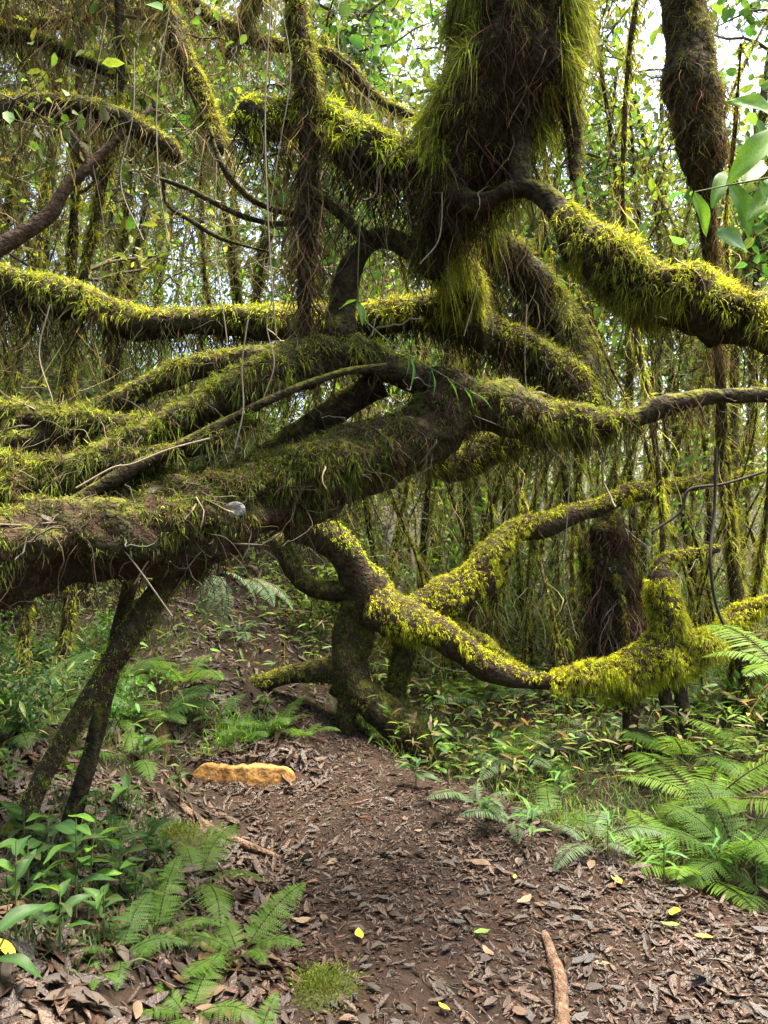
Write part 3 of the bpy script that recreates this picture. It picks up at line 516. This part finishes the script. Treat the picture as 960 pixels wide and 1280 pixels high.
# ---------------------------------------------------------------- thicket trees
rng = np.random.default_rng(109)
def leaf_cloud(mb, cen, n, spread, L, col, up=.35, W=.5):
    k = rng.integers(0, len(cen), n); b = cen[k] + rng.normal(0, 1, (n, 3)) * spread
    nr = rng.normal(0, 1, (n, 3)) * (1 - up) + A(0, 0, 1) * up * 1.6; d = rng.normal(0, 1, (n, 3)) + A(0, 0, -.25)
    ll = L * np.exp(rng.normal(0, .28, n)); leaves(mb, b, d, unit(nr), ll, ll * W * U(.8, 1.2, n), vary(col, n, .28, .12), .12, .15)
def walk(start, d, n, step, jit, pull=A(0, 0, 0)):
    out = [start]; d = unit(d)
    for _ in range(n): d = unit(d + rng.normal(0, jit, 3) + pull); out.append(out[-1] + d * step)
    return np.array(out)
def tree_variant(name, label, H, r, crown_lo, nb, nleaf, lcol, L, beard=1., mosscol=((.24, .215, .025), (.13, .12, .025)), mossup=.25, W=.5, spread=.16):
    e = empty(name, (0, 0, 0), label, 'tree'); tp = walk(A(0, 0, -.1), A(U(-.1, .1), U(-.1, .1), 1), 12, H / 12, .06, A(0, 0, .05))
    l = Limb(np.c_[tp, np.linspace(r, r * .4, 13)], K=8, step=.12, lump=.2, seed=int(U(0, 999))); mb = MB(); l.add(mb); o = mb.build('trunk', M_BARK, e)
    mo = MB(); be = MB(); tw = MB(); cen = []
    l.moss(mo, dens=1500, per=6, L=.055, W=.01, up=mossup, c1=mosscol[0], c2=mosscol[1], droop=.6, u1=.7); l.beard(be, dens=260 * beard, L=.25, W=.007, c=(.17, .15, .06), side=1.1)
    for k in range(nb):
        h = U(crown_lo, .97); i0 = tp[int(h * 12)]; a = U(0, 6.28); bl = U(.5, 1.1) * H * .16
        q = walk(i0, A(math.cos(a), math.sin(a), U(.0, .9)), 6, bl / 6, .22, A(0, 0, .05)); tubes(tw, q[None], np.linspace(r * .38, .004, 7)[None], A(.07, .055, .035)[None], 4)
        lb = Limb(np.c_[q, np.linspace(r * .38, .004, 7)], K=5, step=.15, seed=k); lb.moss(mo, dens=900, per=5, L=.04, W=.008, up=.35, c1=mosscol[0], c2=mosscol[1]); lb.beard(be, dens=420 * beard, L=.25, W=.006, c=(.17, .15, .06), side=1.1)
        for z in q[2:]:
            for _ in range(3):
                s = walk(z, rng.normal(0, 1, 3) + A(0, 0, .1), 4, U(.04, .11), .3); tubes(tw, s[None], np.linspace(.005, .002, 5)[None], A(.07, .055, .035)[None], 3); cen.append(s[-1]); cen.append(s[2])
    cen = np.array(cen); lm = MB()
    if nleaf: leaf_cloud(lm, cen, nleaf, spread * .55, L, lcol, W=W)
    if mo.n: tag(mo.build('moss', M_MOSS, o), kind='stuff')
    if be.n: tag(be.build('hanging_moss', M_BEARD, o), kind='stuff')
    cr = tw.build('crown', M_TWIG, e)
    if nleaf: tag(lm.build('foliage', M_LEAF, cr), kind='stuff')
    return e
GREENS = [(.06, .105, .022), (.095, .145, .022), (.14, .17, .03), (.045, .08, .022)]
TV = [tree_variant('slender_tree', 'slender tree with bright leaves in the thicket', 6.5, .035, .45, 12, 420, GREENS[1], .075),
      tree_variant('slender_tree', 'slender tree with dark leaves in the thicket', 7.5, .045, .5, 12, 450, GREENS[0], .085, W=.65),
      tree_variant('slender_tree', 'slender tree hung with lichen in the thicket', 5.5, .03, .35, 16, 350, GREENS[2], .07, beard=2.2),
      tree_variant('slender_tree', 'slender tree with yellow-green leaves in the thicket', 7, .04, .4, 12, 420, GREENS[2], .08, W=.45)]
FV = [tree_variant('forest_tree', 'tall leafy tree closing the forest behind the thicket', 11, .10, .25, 30, 2600, GREENS[0], .12, beard=.6, spread=.5),
      tree_variant('forest_tree', 'tall pale green tree closing the forest behind the thicket', 10, .09, .2, 30, 2600, GREENS[2], .12, beard=.6, spread=.5)]
TV.append(tree_variant('round_leaved_tree', 'tree with round glossy leaves in the thicket', 6.6, .035, .5, 20, 1250, (.06, .13, .03), .075, beard=.25, W=.75, spread=.22))
TV.append(tree_variant('round_leaved_tree', 'tree with pale round leaves in the thicket', 6.2, .03, .42, 20, 1250, (.12, .18, .03), .07, beard=.25, W=.7, spread=.22))
used = set()
def place_tree(src, x, y, rz, s, group, tilt=(0, 0), tall=None):
    o = src if src.name not in used else copy_tree(src)
    o['label'] = src['label'] if src.name not in used else BASE[src.name]
    if src.name not in used: BASE[src.name] = src['label']
    w = BASE[src.name].rsplit(' in the ', 1)[0].rsplit(' closing ', 1)[0]; s = s * (1 if tall is None else tall)
    big = 'tall' if s > 1.08 else 'short' if s < .8 else ''
    if group != G1 and group != G2: big = {'tall': 'big', 'short': 'low'}.get(big, '')
    w = (big + ' ' + w) if big and not w.startswith(big) else w
    o['label'] = w + ' ' + zone(x, y); used.add(src.name); o.location = (x, y, gz(x, y)); o.rotation_euler = (tilt[0], tilt[1], rz); o.scale = (s, s, s * U(.9, 1.15)); o['group'] = o['label']
    return o
G1, G2 = 'thin mossy trees of the thicket', 'forest trees behind the thicket'
# bare mossy stems between the trees
def stem_variant(H, r, label):
    e = empty('bare_tree', (0, 0, 0), label, 'tree'); tp = walk(A(0, 0, -.1), A(U(-.15, .15), U(-.15, .15), 1), 10, H / 10, .09, A(0, 0, .04)); l = Limb(np.c_[tp, np.linspace(r, r * .6, 11)], K=7, step=.1, lump=.25, seed=int(U(0, 999)))
    mb = MB(); l.add(mb, (.8, .75, .6)); o = mb.build('trunk', M_BARK, e); mb = MB(); l.moss(mb, dens=1700, per=6, L=.05, W=.009, up=.3, c1=(.27, .245, .03), c2=(.15, .14, .03), droop=.7); tag(mb.build('moss', M_MOSS, o), kind='stuff')
    mb = MB(); l.beard(mb, dens=450, L=.2, W=.006, c=(.27, .24, .09), side=1.1); tag(mb.build('hanging_moss', M_BEARD, o), kind='stuff'); return e
ST = [stem_variant(4.2, .015, 'thin crooked leafless tree in the thicket'), stem_variant(3.4, .011, 'spindly mossy sapling in the thicket'), stem_variant(5, .02, 'straight leafless mossy tree in the thicket')]
# the thin trunks one can pick out on the right, from the pixel column and distance
for px, d in [(552, 6.2), (583, 6.8), (650, 6.4), (672, 7.2), (700, 6.6), (716, 5.9), (735, 7.8), (795, 5.6), (812, 7.0), (850, 6.2), (880, 7.4), (905, 5.6), (935, 6.6), (960, 5.3), (620, 8.2), (765, 8.6), (690, 8.8), (520, 7.6)]:
    place_tree(TV[int(U(0, 4))] if px in (583, 672, 735, 812, 880, 620, 765, 520) else ST[int(U(0, 3))], (px - CX) / F * d, d, U(0, 6.28), U(.85, 1.1), G1, (U(-.08, .08), U(-.1, .1)))
for k in range(9):
    y = U(6.5, 11); x = U(-.62, .6) * y
    if abs(x / y) < .1 and y < 6.5: continue
    place_tree(TV[int(U(0, 4))], x, y, U(0, 6.28), U(.8, 1.25), G1, (U(-.15, .15), U(-.15, .15)))
for k in range(9):
    y = U(3.8, 6.0); x = -U(.42, .75) * y
    place_tree(TV[int(U(0, 4))], x, y, U(0, 6.28), U(.7, 1.0), G1, (U(-.15, .15), U(-.2, .2)))
for k in range(50):
    y = U(12, 28); x = U(-.7, .66) * y
    place_tree(FV[k % 2], x, y, U(0, 6.28), U(.75, 1.25), G2)

for k, (px, d) in enumerate([(745, 6.0), (800, 7.2), (915, 5.6), (985, 6.6), (420, 6.6), (490, 7.4), (250, 6.8), (110, 6.2), (330, 8.2), (870, 8.6), (680, 8.8), (20, 7.4), (560, 9.4), (180, 9), (760, 10), (950, 9.6)]):
    place_tree(TV[4 + k % 2], (px - CX) / F * d, d, U(0, 6.28), U(.9, 1.15), G1, (U(-.06, .06), U(-.06, .06)))
for x, y in [(-3.5, -1), (-2.2, -3.2), (.2, -3.5), (2.6, -2.5), (-5, 1.2), (-1, -6), (3.5, -6), (1.5, -8.5), (-3.5, -8), (5.5, -3.5), (-6.5, -4), (0, -12), (-5, -12), (5, -11), (-6.5, 3.5), (-1.4, -1.6), (1.6, -1.2)]:  # unseen trees behind and beside the camera, added to block sky light from there
    place_tree(FV[int(U(0, 2))], x, y, U(0, 6.28), U(.8, 1.1), 'unseen forest trees added to block sky light')
for k in range(95):
    y = U(6.2, 10.8); x = U(-.05, .56) * y if k < 65 else U(-.6, -.05) * y
    place_tree(ST[k % 3], x, y, U(0, 6.28), U(.8, 1.15), G1, (U(-.12, .12), U(-.12, .12)))
for k, (px, d) in enumerate([(692, 5.6), (716, 5.4), (748, 5.9), (858, 5.3), (880, 5.7), (915, 5.5), (955, 5.1), (655, 6.0)]):
    place_tree(ST[k % 3], (px - CX) / F * d, d, U(0, 6.28), U(1.1, 1.4), G1, (U(-.06, .06), U(-.06, .06)))
# fibrous tree-fern trunk
d = 6.0; tf = empty('tree_fern', ((765 - CX) / F * d, d, gz((765 - CX) / F * d, d)), 'dark fibrous tree fern stump bristling with dead stalks', 'tree fern')
add_limb(tf, 'trunk', [(765, 960, d, 24), (764, 850, d, 23), (765, 760, d, 25), (762, 670, d, 24), (762, 640, d, 10)], M_BARK, None, [dict(dens=1300, L=.35, W=.009, c=(.06, .035, .022), side=1.1, patch=-.6), dict(dens=250, L=.3, W=.012, c=(.2, .17, .14), side=1.1, u0=.4)], seed=91)

# ---------------------------------------------------------------- shrubs
rng = np.random.default_rng(110)
def shrub_variant(label, H, ns, nleaf, col, L, W=.4):
    e = empty('shrub', (0, 0, 0), label, 'shrub'); tw = MB(); cen = []
    for k in range(ns):
        a = U(0, 6.28); q = walk(A(U(-.1, .1), U(-.1, .1), -.05), A(math.cos(a) * .5, math.sin(a) * .5, 1), 7, H * U(.6, 1.1) / 7, .18)
        tubes(tw, q[None], np.linspace(.008, .002, 8)[None], A(.07, .055, .03)[None], 4); cen.extend(q[2:])
        for z in q[2:]:
            s = walk(z, rng.normal(0, 1, 3) + A(0, 0, .4), 3, H * .06, .3); tubes(tw, s[None], np.linspace(.004, .0015, 4)[None], A(.06, .06, .03)[None], 3); cen.extend(s[1:])
    st = tw.build('stems', M_TWIG, e); lm = MB(); leaf_cloud(lm, np.array(cen), nleaf, .05 * H, L, col, W=W); tag(lm.build('foliage', M_LEAF, st), kind='stuff'); st.name = 'stem'
    return e
SV = [shrub_variant('leafy green shrub in the undergrowth of the thicket', 1.1, 9, 700, (.06, .14, .028), .075), shrub_variant('yellow-green shrub in the undergrowth of the thicket', 1.3, 9, 700, (.11, .17, .03), .065, .35),
      shrub_variant('dark green shrub in the undergrowth of the thicket', .9, 8, 600, (.035, .08, .025), .08, .5), shrub_variant('straggly narrow-leaved shrub in the undergrowth of the thicket', 1.4, 10, 600, (.11, .14, .04), .09, .2)]
SV.append(shrub_variant('lanky bright-leaved shrub in the undergrowth', 3.2, 6, 420, (.11, .22, .03), .085, .42)); SV.append(shrub_variant('lanky pale-leaved shrub in the undergrowth', 2.6, 6, 420, (.15, .22, .045), .07, .3))
for k in range(30):
    y = U(7.2, 10.8); x = (U(-.55, -.12) if k % 2 else U(.05, .55)) * y; place_tree(SV[4 + k % 4 // 2], x, y, U(0, 6.28), U(.75, 1.15), 'shrubs')
for k in range(120):
    y = U(5.2, 12); x = U(-.65, .62) * y
    if (y < 5.9 and -1.5 < x < .45) or (y < 7.2 and .1 < x < 2.4): continue
    o = place_tree(SV[int(U(0, 4))], x, y, U(0, 6.28), U(.5, 1.05), 'undergrowth shrubs of the thicket')
for k in range(12):
    y = U(3.4, 5); x = -U(1.2, 2.0) * (y / 3.6)
    o = place_tree(SV[[2, 0, 2, 3][int(U(0, 4))]], x, y, U(0, 6.28), U(.25, .5), 'low shrubs on the left bank')

# tangle of thin dead stems and creepers
mb = MB(); n = 4200; y = U(6.1, 11, n); x = U(-.62, .6, n) * y; g = ground_z(x, y); z = g + U(0, 1, n) ** 1.2 * 4.2
k0 = ~((y < 5.7) & (x > -1.1) & (x < .4)); x, y, z = x[k0], y[k0], z[k0]; n = len(x)
st = np.stack([x, y, z], 1); dd = unit(rng.normal(0, 1, (n, 3)) * A(.8, .8, .5) + A(0, 0, .9)); S = 8; pp = [st]
for _ in range(S - 1): dd = unit(dd + rng.normal(0, .28, (n, 3))); pp.append(pp[-1] + dd * U(.08, .2, (n, 1)))
tubes(mb, np.stack(pp, 1), np.broadcast_to(np.linspace(1, .4, S), (n, S)) * U(.0015, .005, n)[:, None], vary((.23, .2, .10), n, .45), 3)
n = 9000; y = U(6.2, 11, n); x = U(-.62, .6, n) * y; z = ground_z(x, y) + U(.3, 5, n); strands(mb, np.stack([x, y, z], 1), U(.1, .45, n), U(.003, .006, n), vary((.26, .24, .09), n, .4), sway=.12)
n = 1500; y = U(4.6, 8, n); x = U(-.6, -.05, n) * y; z = EYE + U(.12, .7, n) * y; st = np.stack([x, y, z], 1); dd = unit(rng.normal(0, 1, (n, 3))); pp = [st]
for _ in range(7): dd = unit(dd + rng.normal(0, .3, (n, 3))); pp.append(pp[-1] + dd * U(.05, .14, (n, 1)))
tubes(mb, np.stack(pp, 1), np.broadcast_to(np.linspace(1, .4, 8), (n, 8)) * U(.0015, .004, n)[:, None], vary((.12, .095, .05), n, .5), 3)
tag(mb.build('thicket_twigs', M_TWIG), 'tangle of thin dead stems and lichen threads filling the thicket', 'twigs', kind='stuff')

# long hanging vines and aerial roots
def vine(name, pts, r, label, col=(.2, .17, .12), group=None):
    c = catmull(np.array(pts, float), 8); mb = MB(); b = c[0]; tubes(mb, (c - b)[None], np.full((1, len(c)), r), A(*col)[None], 5)
    o = mb.build(name, M_TWIG); o.location = b; return tag(o, label, 'vine', group)
for k, (px, y0, y1, d) in enumerate([(345, -20, 420, 2.8), (355, -10, 260, 2.9), (160, 60, 300, 3.7), (205, -20, 330, 3.8), (120, 20, 420, 3.9), (270, 200, 520, 3.3), (470, 60, 420, 3.0), (540, 240, 330, 2.9), (590, 160, 420, 3.2), (655, 380, 620, 3.4), (705, 560, 800, 5.0), (300, 400, 560, 2.8), (345, 350, 500, 2.8), (430, 400, 600, 3.3), (60, 380, 560, 3.2)]):
    w = U(-14, 14, 4); vine('hanging_vine', [P(px + w[0], y0, d), P(px + w[1], y0 + (y1 - y0) * .35, d), P(px + w[2], y0 + (y1 - y0) * .7, d), P(px + w[3] * 1.5, y1, d)], U(.0016, .003), 'thin pale vine hanging from the mossy boughs', group='thin vines hanging from the boughs')
vine('dark_creeper', [P(895, 560, 4.4), P(893, 640, 4.4), P(888, 700, 4.3), P(900, 770, 4.3), P(945, 840, 4.2)], .009, 'dark creeper looping down past the golden moss arm', (.03, .024, .02))
vine('dark_creeper', [P(955, 590, 4.6), P(905, 605, 4.6), P(862, 612, 4.6), P(850, 640, 4.6), P(815, 665, 4.6)], .009, 'dark crooked creeper crossing behind the hanging branch', (.03, .024, .02))
vine('pale_root', [P(95, 610, 2.66), P(140, 585, 2.7), P(165, 580, 2.7), P(210, 562, 2.74), P(262, 548, 2.78)], .0035, 'pale looping root lying over the leaning log', (.26, .21, .14))
vine('pale_root', [P(168, 730, 2.62), P(190, 695, 2.6), P(235, 645, 2.62), P(245, 630, 2.66)], .003, 'pale root hanging below the disc-shaped lichen', (.28, .2, .14))
vine('fallen_stick', [P(130, 660, 2.62), P(165, 700, 2.55), P(215, 770, 2.6)], .0028, 'straight pale stick leaning against the log', (.22, .18, .13))

# grey disc fungus on the log
mb = MB(); n = 20; th = np.linspace(0, 6.283, n, endpoint=False); rr = .037 * (1 + .05 * np.sin(th * 2 + 1)); c = P(293, 637, 2.72)
v = [np.stack([np.cos(th) * rr * q, h + th * 0, np.sin(th) * rr * q * .8], 1) for q, h in ((.02, .001), (.3, .0005), (.6, -.0015), (.93, -.002), (1, .002), (.02, .008))]; i = np.arange(5)[:, None] * n + np.arange(n); i2 = np.arange(5)[:, None] * n + (np.arange(n) + 1) % n
mb.add(np.array(v).reshape(-1, 3), [np.stack([i, i2, i2 + n, i + n], -1).reshape(-1, 4)], A(.5, .5, .5)); o = mb.build('bracket_fungus', M_LICHEN); o.location = c; tag(o, 'round pale grey disc fungus on the leaning log', 'fungus')

# ---------------------------------------------------------------- sticks and roots on the path
rng = np.random.default_rng(111)
def stick(name, pts, label, cat, bark=M_WOOD, lump=.2, K=10):
    l = Limb(pts, lump=lump, K=K, step=.02, seed=int(U(0, 99))); mb = MB(); l.add(mb, (.75, .72, .7)); return tag(mb.build(name, bark), label, cat)
def gp(px, py, r, dz=0.): q = on(px, py); return [q[0], q[1], q[2] + r * .5 + dz, r]
stick('tree_root', [gp(680, 1172, .012), gp(690, 1200, .022), gp(700, 1235, .026), gp(702, 1275, .028), gp(705, 1310, .02)], 'bare brown root breaking through the litter of the path', 'root')
stick('tree_root', [gp(225, 1010, .02), gp(262, 1040, .024), gp(300, 1058, .022), gp(350, 1075, .014)], 'curved root at the left edge of the path below the clay cut', 'root')
stick('broken_branch', [gp(582, 1080, .012), gp(600, 1088, .016), gp(640, 1096, .009)], 'short broken stick lying on path litter', 'stick')
stick('broken_branch', [gp(390, 1250, .012), gp(365, 1222, .012), gp(330, 1190, .008)], 'thin stick lying beside the moss cushion', 'stick')
stick('broken_branch', [gp(135, 1235, .004), gp(175, 1180, .004)], 'thin twig lying across brown litter on the bank', 'stick')
for px, py, r in ((400, 1240, .1), (212, 1050, .13)):
    q = on(px, py); n = 16; mb = MB(); th = np.linspace(0, 6.283, n, endpoint=False); v = [np.stack([np.cos(th) * r * a, np.sin(th) * r * a, h + 0 * th], 1) * (1 + .1 * np.sin(3 * th + a))[:, None] for a, h in ((1.25, -.03), (1.1, .0), (.8, r * .16), (.4, r * .25), (.03, r * .27))]
    v = np.array(v); i = np.arange(4)[:, None] * n + np.arange(n); i2 = np.arange(4)[:, None] * n + (np.arange(n) + 1) % n; mb.add(v.reshape(-1, 3), [np.stack([i, i2, i2 + n, i + n], -1).reshape(-1, 4)], A(.05, .055, .02))
    o = mb.build('moss_cushion', M_MOSS); o.location = q; tag(o, {400: 'green moss cushion at the edge of the path', 212: 'dark mossy hump beside the orange earth patch'}[px], 'moss')
    m = 2200; vf = v[1:].reshape(-1, 3); b = vf[rng.integers(0, len(vf), m)] + rng.normal(0, 1, (m, 3)) * A(r * .3, r * .3, .004); mb = MB(); blades(mb, b, unit(b + A(0, 0, r)) + rng.normal(0, .3, (m, 3)), U(.008, .018, m), U(.003, .005, m), vary((.085, .11, .018), m, .35)); tag(mb.build('moss', M_MOSS, o), kind='stuff')

# ---------------------------------------------------------------- grass and ground cover
rng = np.random.default_rng(112)
mb = MB()
def tuft(px, py, n, L, col, sp=.05):
    q = on(px, py); b = q + rng.normal(0, 1, (n, 3)) * A(sp, sp, 0); b = b[path_mask(b[:, 0], b[:, 1]) < .3]; n = len(b); b[:, 2] = ground_z(b[:, 0], b[:, 1]); blades(mb, b, rng.normal(0, .45, (n, 3)) + A(0, 0, 1), L * U(.5, 1.3, n), U(.003, .007, n), vary(col, n, .25), U(.2, .8, n))
for k in range(60): tuft(U(270, 480), U(905, 950), 60, .16, (.10, .2, .03), .07)
for k in range(30): tuft(U(240, 385), U(940, 952), 40, .09, (.09, .13, .03), .04)
for k in range(40): tuft(U(0, 250), U(780, 960), 40, .14, (.065, .09, .03), .07)
for k in range(70): tuft(U(0, 220), U(1000, 1190), 40, .12, (.05, .075, .026), .05)
for k in range(110): tuft(U(500, 940), U(900, 1090), 45, .18, (.08, .12, .035), .08)
tag(mb.build('grass', M_LEAF), 'thin grass growing on the banks beside the path', 'grass', kind='stuff')
mb = MB(); n = 16000; y = U(4.3, 10, n); x = U(-.62, .6, n) * y; k = path_mask(x, y) < .2; k &= ~((y < 5) & (x > -1.15) & (x < -.3)); k &= (x > -.6) | (U(0, 1, n) < np.where(y > 5.3, .55, .2)); x, y = x[k], y[k]; n = len(x)
z = ground_z(x, y) + U(.02, .35, n); leaves(mb, np.stack([x, y, z], 1), rng.normal(0, 1, (n, 3)) * A(1, 1, .35), unit(rng.normal(0, .4, (n, 3)) + A(0, 0, 1)), U(.04, .12, n), U(.008, .03, n), np.where((U(0, 1, n) < .3)[:, None], vary((.13, .10, .05), n, .4, .1), vary((.085, .14, .03), n, .4, .15)))
b2 = np.stack([x, y, ground_z(x, y)], 1)[::2]; strands_dir = rng.normal(0, .4, (len(b2), 3)) + A(0, 0, 1); blades(mb, b2, strands_dir, U(.1, .4, len(b2)), U(.003, .005, len(b2)), vary((.09, .1, .04), len(b2), .3))
tag(mb.build('ground_cover', M_LEAF), 'low leafy ground cover of the forest floor', 'ground cover', kind='stuff')

# ---------------------------------------------------------------- leaf litter
rng = np.random.default_rng(113)
PAL = [((.135, .085, .06), .4), ((.085, .052, .04), .3), ((.17, .125, .10), .16), ((.11, .10, .10), .08), ((.2, .10, .05), .06)]
def litter_cols(n):
    k = rng.choice(len(PAL), n, p=[p for _, p in PAL]); return A(.245, .192, .146) * np.array([c for c, _ in PAL])[k] * np.exp(rng.normal(0, .3, (n, 1)))
def litter(n, xs, ys, keep, Lr):
    x = U(*xs, n); y = ys[0] + (ys[1] - ys[0]) * U(0, 1, n); k = keep(x, y); k &= U(0, 1, n) < .85 + .3 * sn(np.stack([x, y], 1), 5, 88) + .25 * sn(np.stack([x, y], 1), 16, 89); x, y = x[k], y[k]; n = len(x); z = ground_z(x, y) + np.abs(rng.normal(0, .005, n)) + .003
    e = .02; gx_ = (ground_z(x + e, y) - ground_z(x - e, y)) / (2 * e); gy_ = (ground_z(x, y + e) - ground_z(x, y - e)) / (2 * e); nr = unit(np.stack([-gx_, -gy_, np.ones(n)], 1) + rng.normal(0, .17, (n, 3)))
    a = U(0, 6.283, n); d = np.stack([np.cos(a), np.sin(a), 0 * a], 1); d = unit(d - nr * (d * nr).sum(1, keepdims=True)); L = np.clip(U(*Lr, n) * np.exp(rng.normal(0, .4, n)), .006, .095)
    leaves(mb, np.stack([x, y, z], 1), d, nr, L, L * U(.2, .44, n), litter_cols(n), U(-.15, .5, n), rng.normal(0, .22, n))
mb = MB(); vis = lambda x, y: (np.abs(x) < .58 * y + .4)
litter(60000, (-1.3, 3), (1.7, 5.2), lambda x, y: vis(x, y) & (path_mask(x, y) > U(.05, .4, len(x))), (.008, .034))
litter(9000, (-1.3, 2.6), (1.8, 3.6), lambda x, y: vis(x, y) & (path_mask(x, y) > .1) & (U(0, 1, len(x)) < sstep(.2, 1.4, x) + .1), (.028, .055))
litter(7000, (-1.8, 0), (1.7, 3.6), lambda x, y: vis(x, y) & (x < xL(y) + .1), (.035, .075))
litter(11000, (-3, .2), (1.7, 7), lambda x, y: vis(x, y) & (x < xL(y) + .1), (.03, .085))
litter(900, (-1.2, -.35), (4.31, 4.65), lambda x, y: x < 9, (.03, .07))
litter(220, (-1.2, -.35), (4.2, 4.29), lambda x, y: x < 9, (.03, .06))
litter(5000, (.2, 4.5), (3, 8), lambda x, y: vis(x, y) & (x > xR(y) - .1), (.03, .08))
n = 2600; x = U(-1.4, 2.6, n); y = U(1.8, 5, n); k = vis(x, y) & (x > xL(y) - .8) & (x < xR(y)); x, y = x[k], y[k]; n = len(x); a = U(0, 6.28, n); ln = U(.02, .09, n); pp = []
for q in (-.5, -.2, .2, .5): xx_ = x + np.cos(a) * ln * q + rng.normal(0, .003, n); yy_ = y + np.sin(a) * ln * q + rng.normal(0, .003, n); pp.append(np.stack([xx_, yy_, ground_z(xx_, yy_) + .008 + U(0, .006, n)], 1))
tubes(mb, np.stack(pp, 1), np.ones((n, 4)) * U(.0008, .0025, n)[:, None], vary((.05, .036, .025), n, .5), 3)
tag(mb.build('leaf_litter', M_DRY), 'small dead brown leaves matted over the path and banks', 'leaf litter', kind='stuff')
def dead_leaf(col, W, curl, tw, seed):
    r = np.random.default_rng(seed); mbx = MB(); n = 6; t = np.linspace(0, 1, n); w = W * np.sin(np.pi * t ** .85) ** .75 * .5; w[0] = .015; w[-1] = .008; v = []
    for q in (-1, 0, 1): v.append(np.stack([t - .5, q * w + .06 * np.sin(t * 3), .02 + abs(q) * w * curl + .14 * tw * (t - .4) ** 2 * 4 + r.normal(0, .018, n)], 1))
    v = np.array(v); q = (np.arange(2)[:, None] * n + np.arange(n - 1)).ravel(); c = np.broadcast_to(A(*col), (3, n, 3)).copy(); c[1] *= .8; mbx.add(v.reshape(-1, 3), [np.stack([q, q + 1, q + n + 1, q + n], 1)], c.reshape(-1, 3)); return mbx.mesh('fallen_leaf', M_DRY)
DL = {'brown': [dead_leaf(c, U(.32, .5), U(-.2, .7), U(-.6, 1), k) for k, c in enumerate([(.038, .025, .016), (.026, .017, .012), (.05, .033, .021), (.022, .016, .012)] * 2)],
      'grey': [dead_leaf(c, .45, U(0, .4), U(0, .6), k + 20) for k, c in enumerate([(.042, .04, .039), (.058, .053, .05)])], 'russet': [dead_leaf(c, .5, U(0, .6), U(0, 1), k + 30) for k, c in enumerate([(.09, .048, .025), (.11, .068, .038)])],
      'yellow': [dead_leaf(c, .45, .3, .5, k + 40) for k, c in enumerate([(.42, .33, .025), (.28, .22, .035)])], 'tan': [dead_leaf((.17, .12, .07), .4, .3, .6, 50)], 'green': [dead_leaf((.12, .22, .03), .45, .2, .5, 60)]}
def drop(kind, x, y, L, label, group, up=.012):
    e = .03; nr = Vector((-(gz(x + e, y) - gz(x - e, y)) / (2 * e) + U(-.15, .15), -(gz(x, y + e) - gz(x, y - e)) / (2 * e) + U(-.15, .15), 1)).normalized()
    o = link('fallen_leaf', DL[kind][int(U(0, len(DL[kind])))], None, (x, y, gz(x, y) + up)); o.rotation_mode = 'QUATERNION'
    o.rotation_quaternion = nr.to_track_quat('Z', 'Y') @ Matrix.Rotation(U(0, 6.28), 3, 'Z').to_quaternion(); o.scale = (L,) * 3; tag(o, label, 'leaf', group)
for kind, px, py, L, lab in [('yellow', 770, 1108, .085, 'clean yellow leaf lying by the gully edge of the path'), ('yellow', 842, 1150, .1, 'bright yellow curled leaf among grey leaves'), ('green', 838, 1163, .07, 'pale green fallen leaf beside the bright yellow curled leaf'),
        ('tan', 655, 1133, .085, 'pale tan leaf lying in the middle of the path'), ('green', 603, 1174, .06, 'green leaf lying alone on the path'), ('yellow', 643, 1103, .04, 'tiny yellow leaf near the short broken stick'), ('tan', 376, 1158, .075, 'tan leaf beside the lacy fern on the path'),
        ('yellow', 450, 1176, .07, 'dull yellow narrow leaf on the path'), ('russet', 600, 1086, .1, 'pinkish-brown leaf resting against the broken stick'), ('yellow', 5, 1200, .09, 'large yellowing leaf on the left bank'), ('yellow', 880, 1180, .06, 'small yellow leaf among the grey wet leaves'), ('yellow', 555, 1270, .05, 'worn yellow leaf low on the path')]:
    q = on(px, py); drop(kind, q[0], q[1], L, lab, None, .02)
c = 0
while c < 215:
    y = U(2.0, 3.9); x = U(-.5, .55) * y
    if path_mask(np.array(x), np.array(y)) < .3: continue
    g = x / y > .2; kind = rng.choice(['brown', 'grey', 'russet', 'tan'], p=[.55, .35, .06, .04] if g else [.78, .12, .07, .03])
    drop(kind, x, y, U(.04, .07), {'brown': 'curled brown dead leaf lying on the path', 'grey': 'grey wet-looking dead leaf lying on the path', 'russet': 'russet dead leaf lying on the path', 'tan': 'pale tan dead leaf lying on the path'}[kind], kind + ' dead leaves on the path'); c += 1
c = 0
while c < 75:
    y = U(1.9, 3.0); x = U(-.56, -.15) * y
    if path_mask(np.array(x), np.array(y)) > .3: continue
    kind = rng.choice(['brown', 'russet'], p=[.55, .45]); drop(kind, x, y, U(.06, .10), kind + ' dead leaf lying on the left bank', kind + ' dead leaves on the left bank', .02); c += 1

for px, py, d, L, kind in [(90, 640, 2.6, .075, 'tan'), (105, 655, 2.56, .06, 'russet'), (150, 632, 2.66, .06, 'brown'), (175, 645, 2.66, .06, 'brown'), (200, 628, 2.7, .07, 'russet'), (215, 640, 2.66, .05, 'brown'), (235, 625, 2.72, .06, 'tan'), (190, 615, 2.72, .06, 'brown'), (60, 650, 2.55, .06, 'brown'), (260, 615, 2.78, .05, 'russet')]:
    p = P(px, py, d); o = link('fallen_leaf', DL[kind][0], None, p, (U(.4, 1.0), U(-.4, .4), U(-1, 1)), L * 1.1); tag(o, kind + ' dead leaf caught on top of the leaning log', 'leaf', kind + ' dead leaves caught on the log')
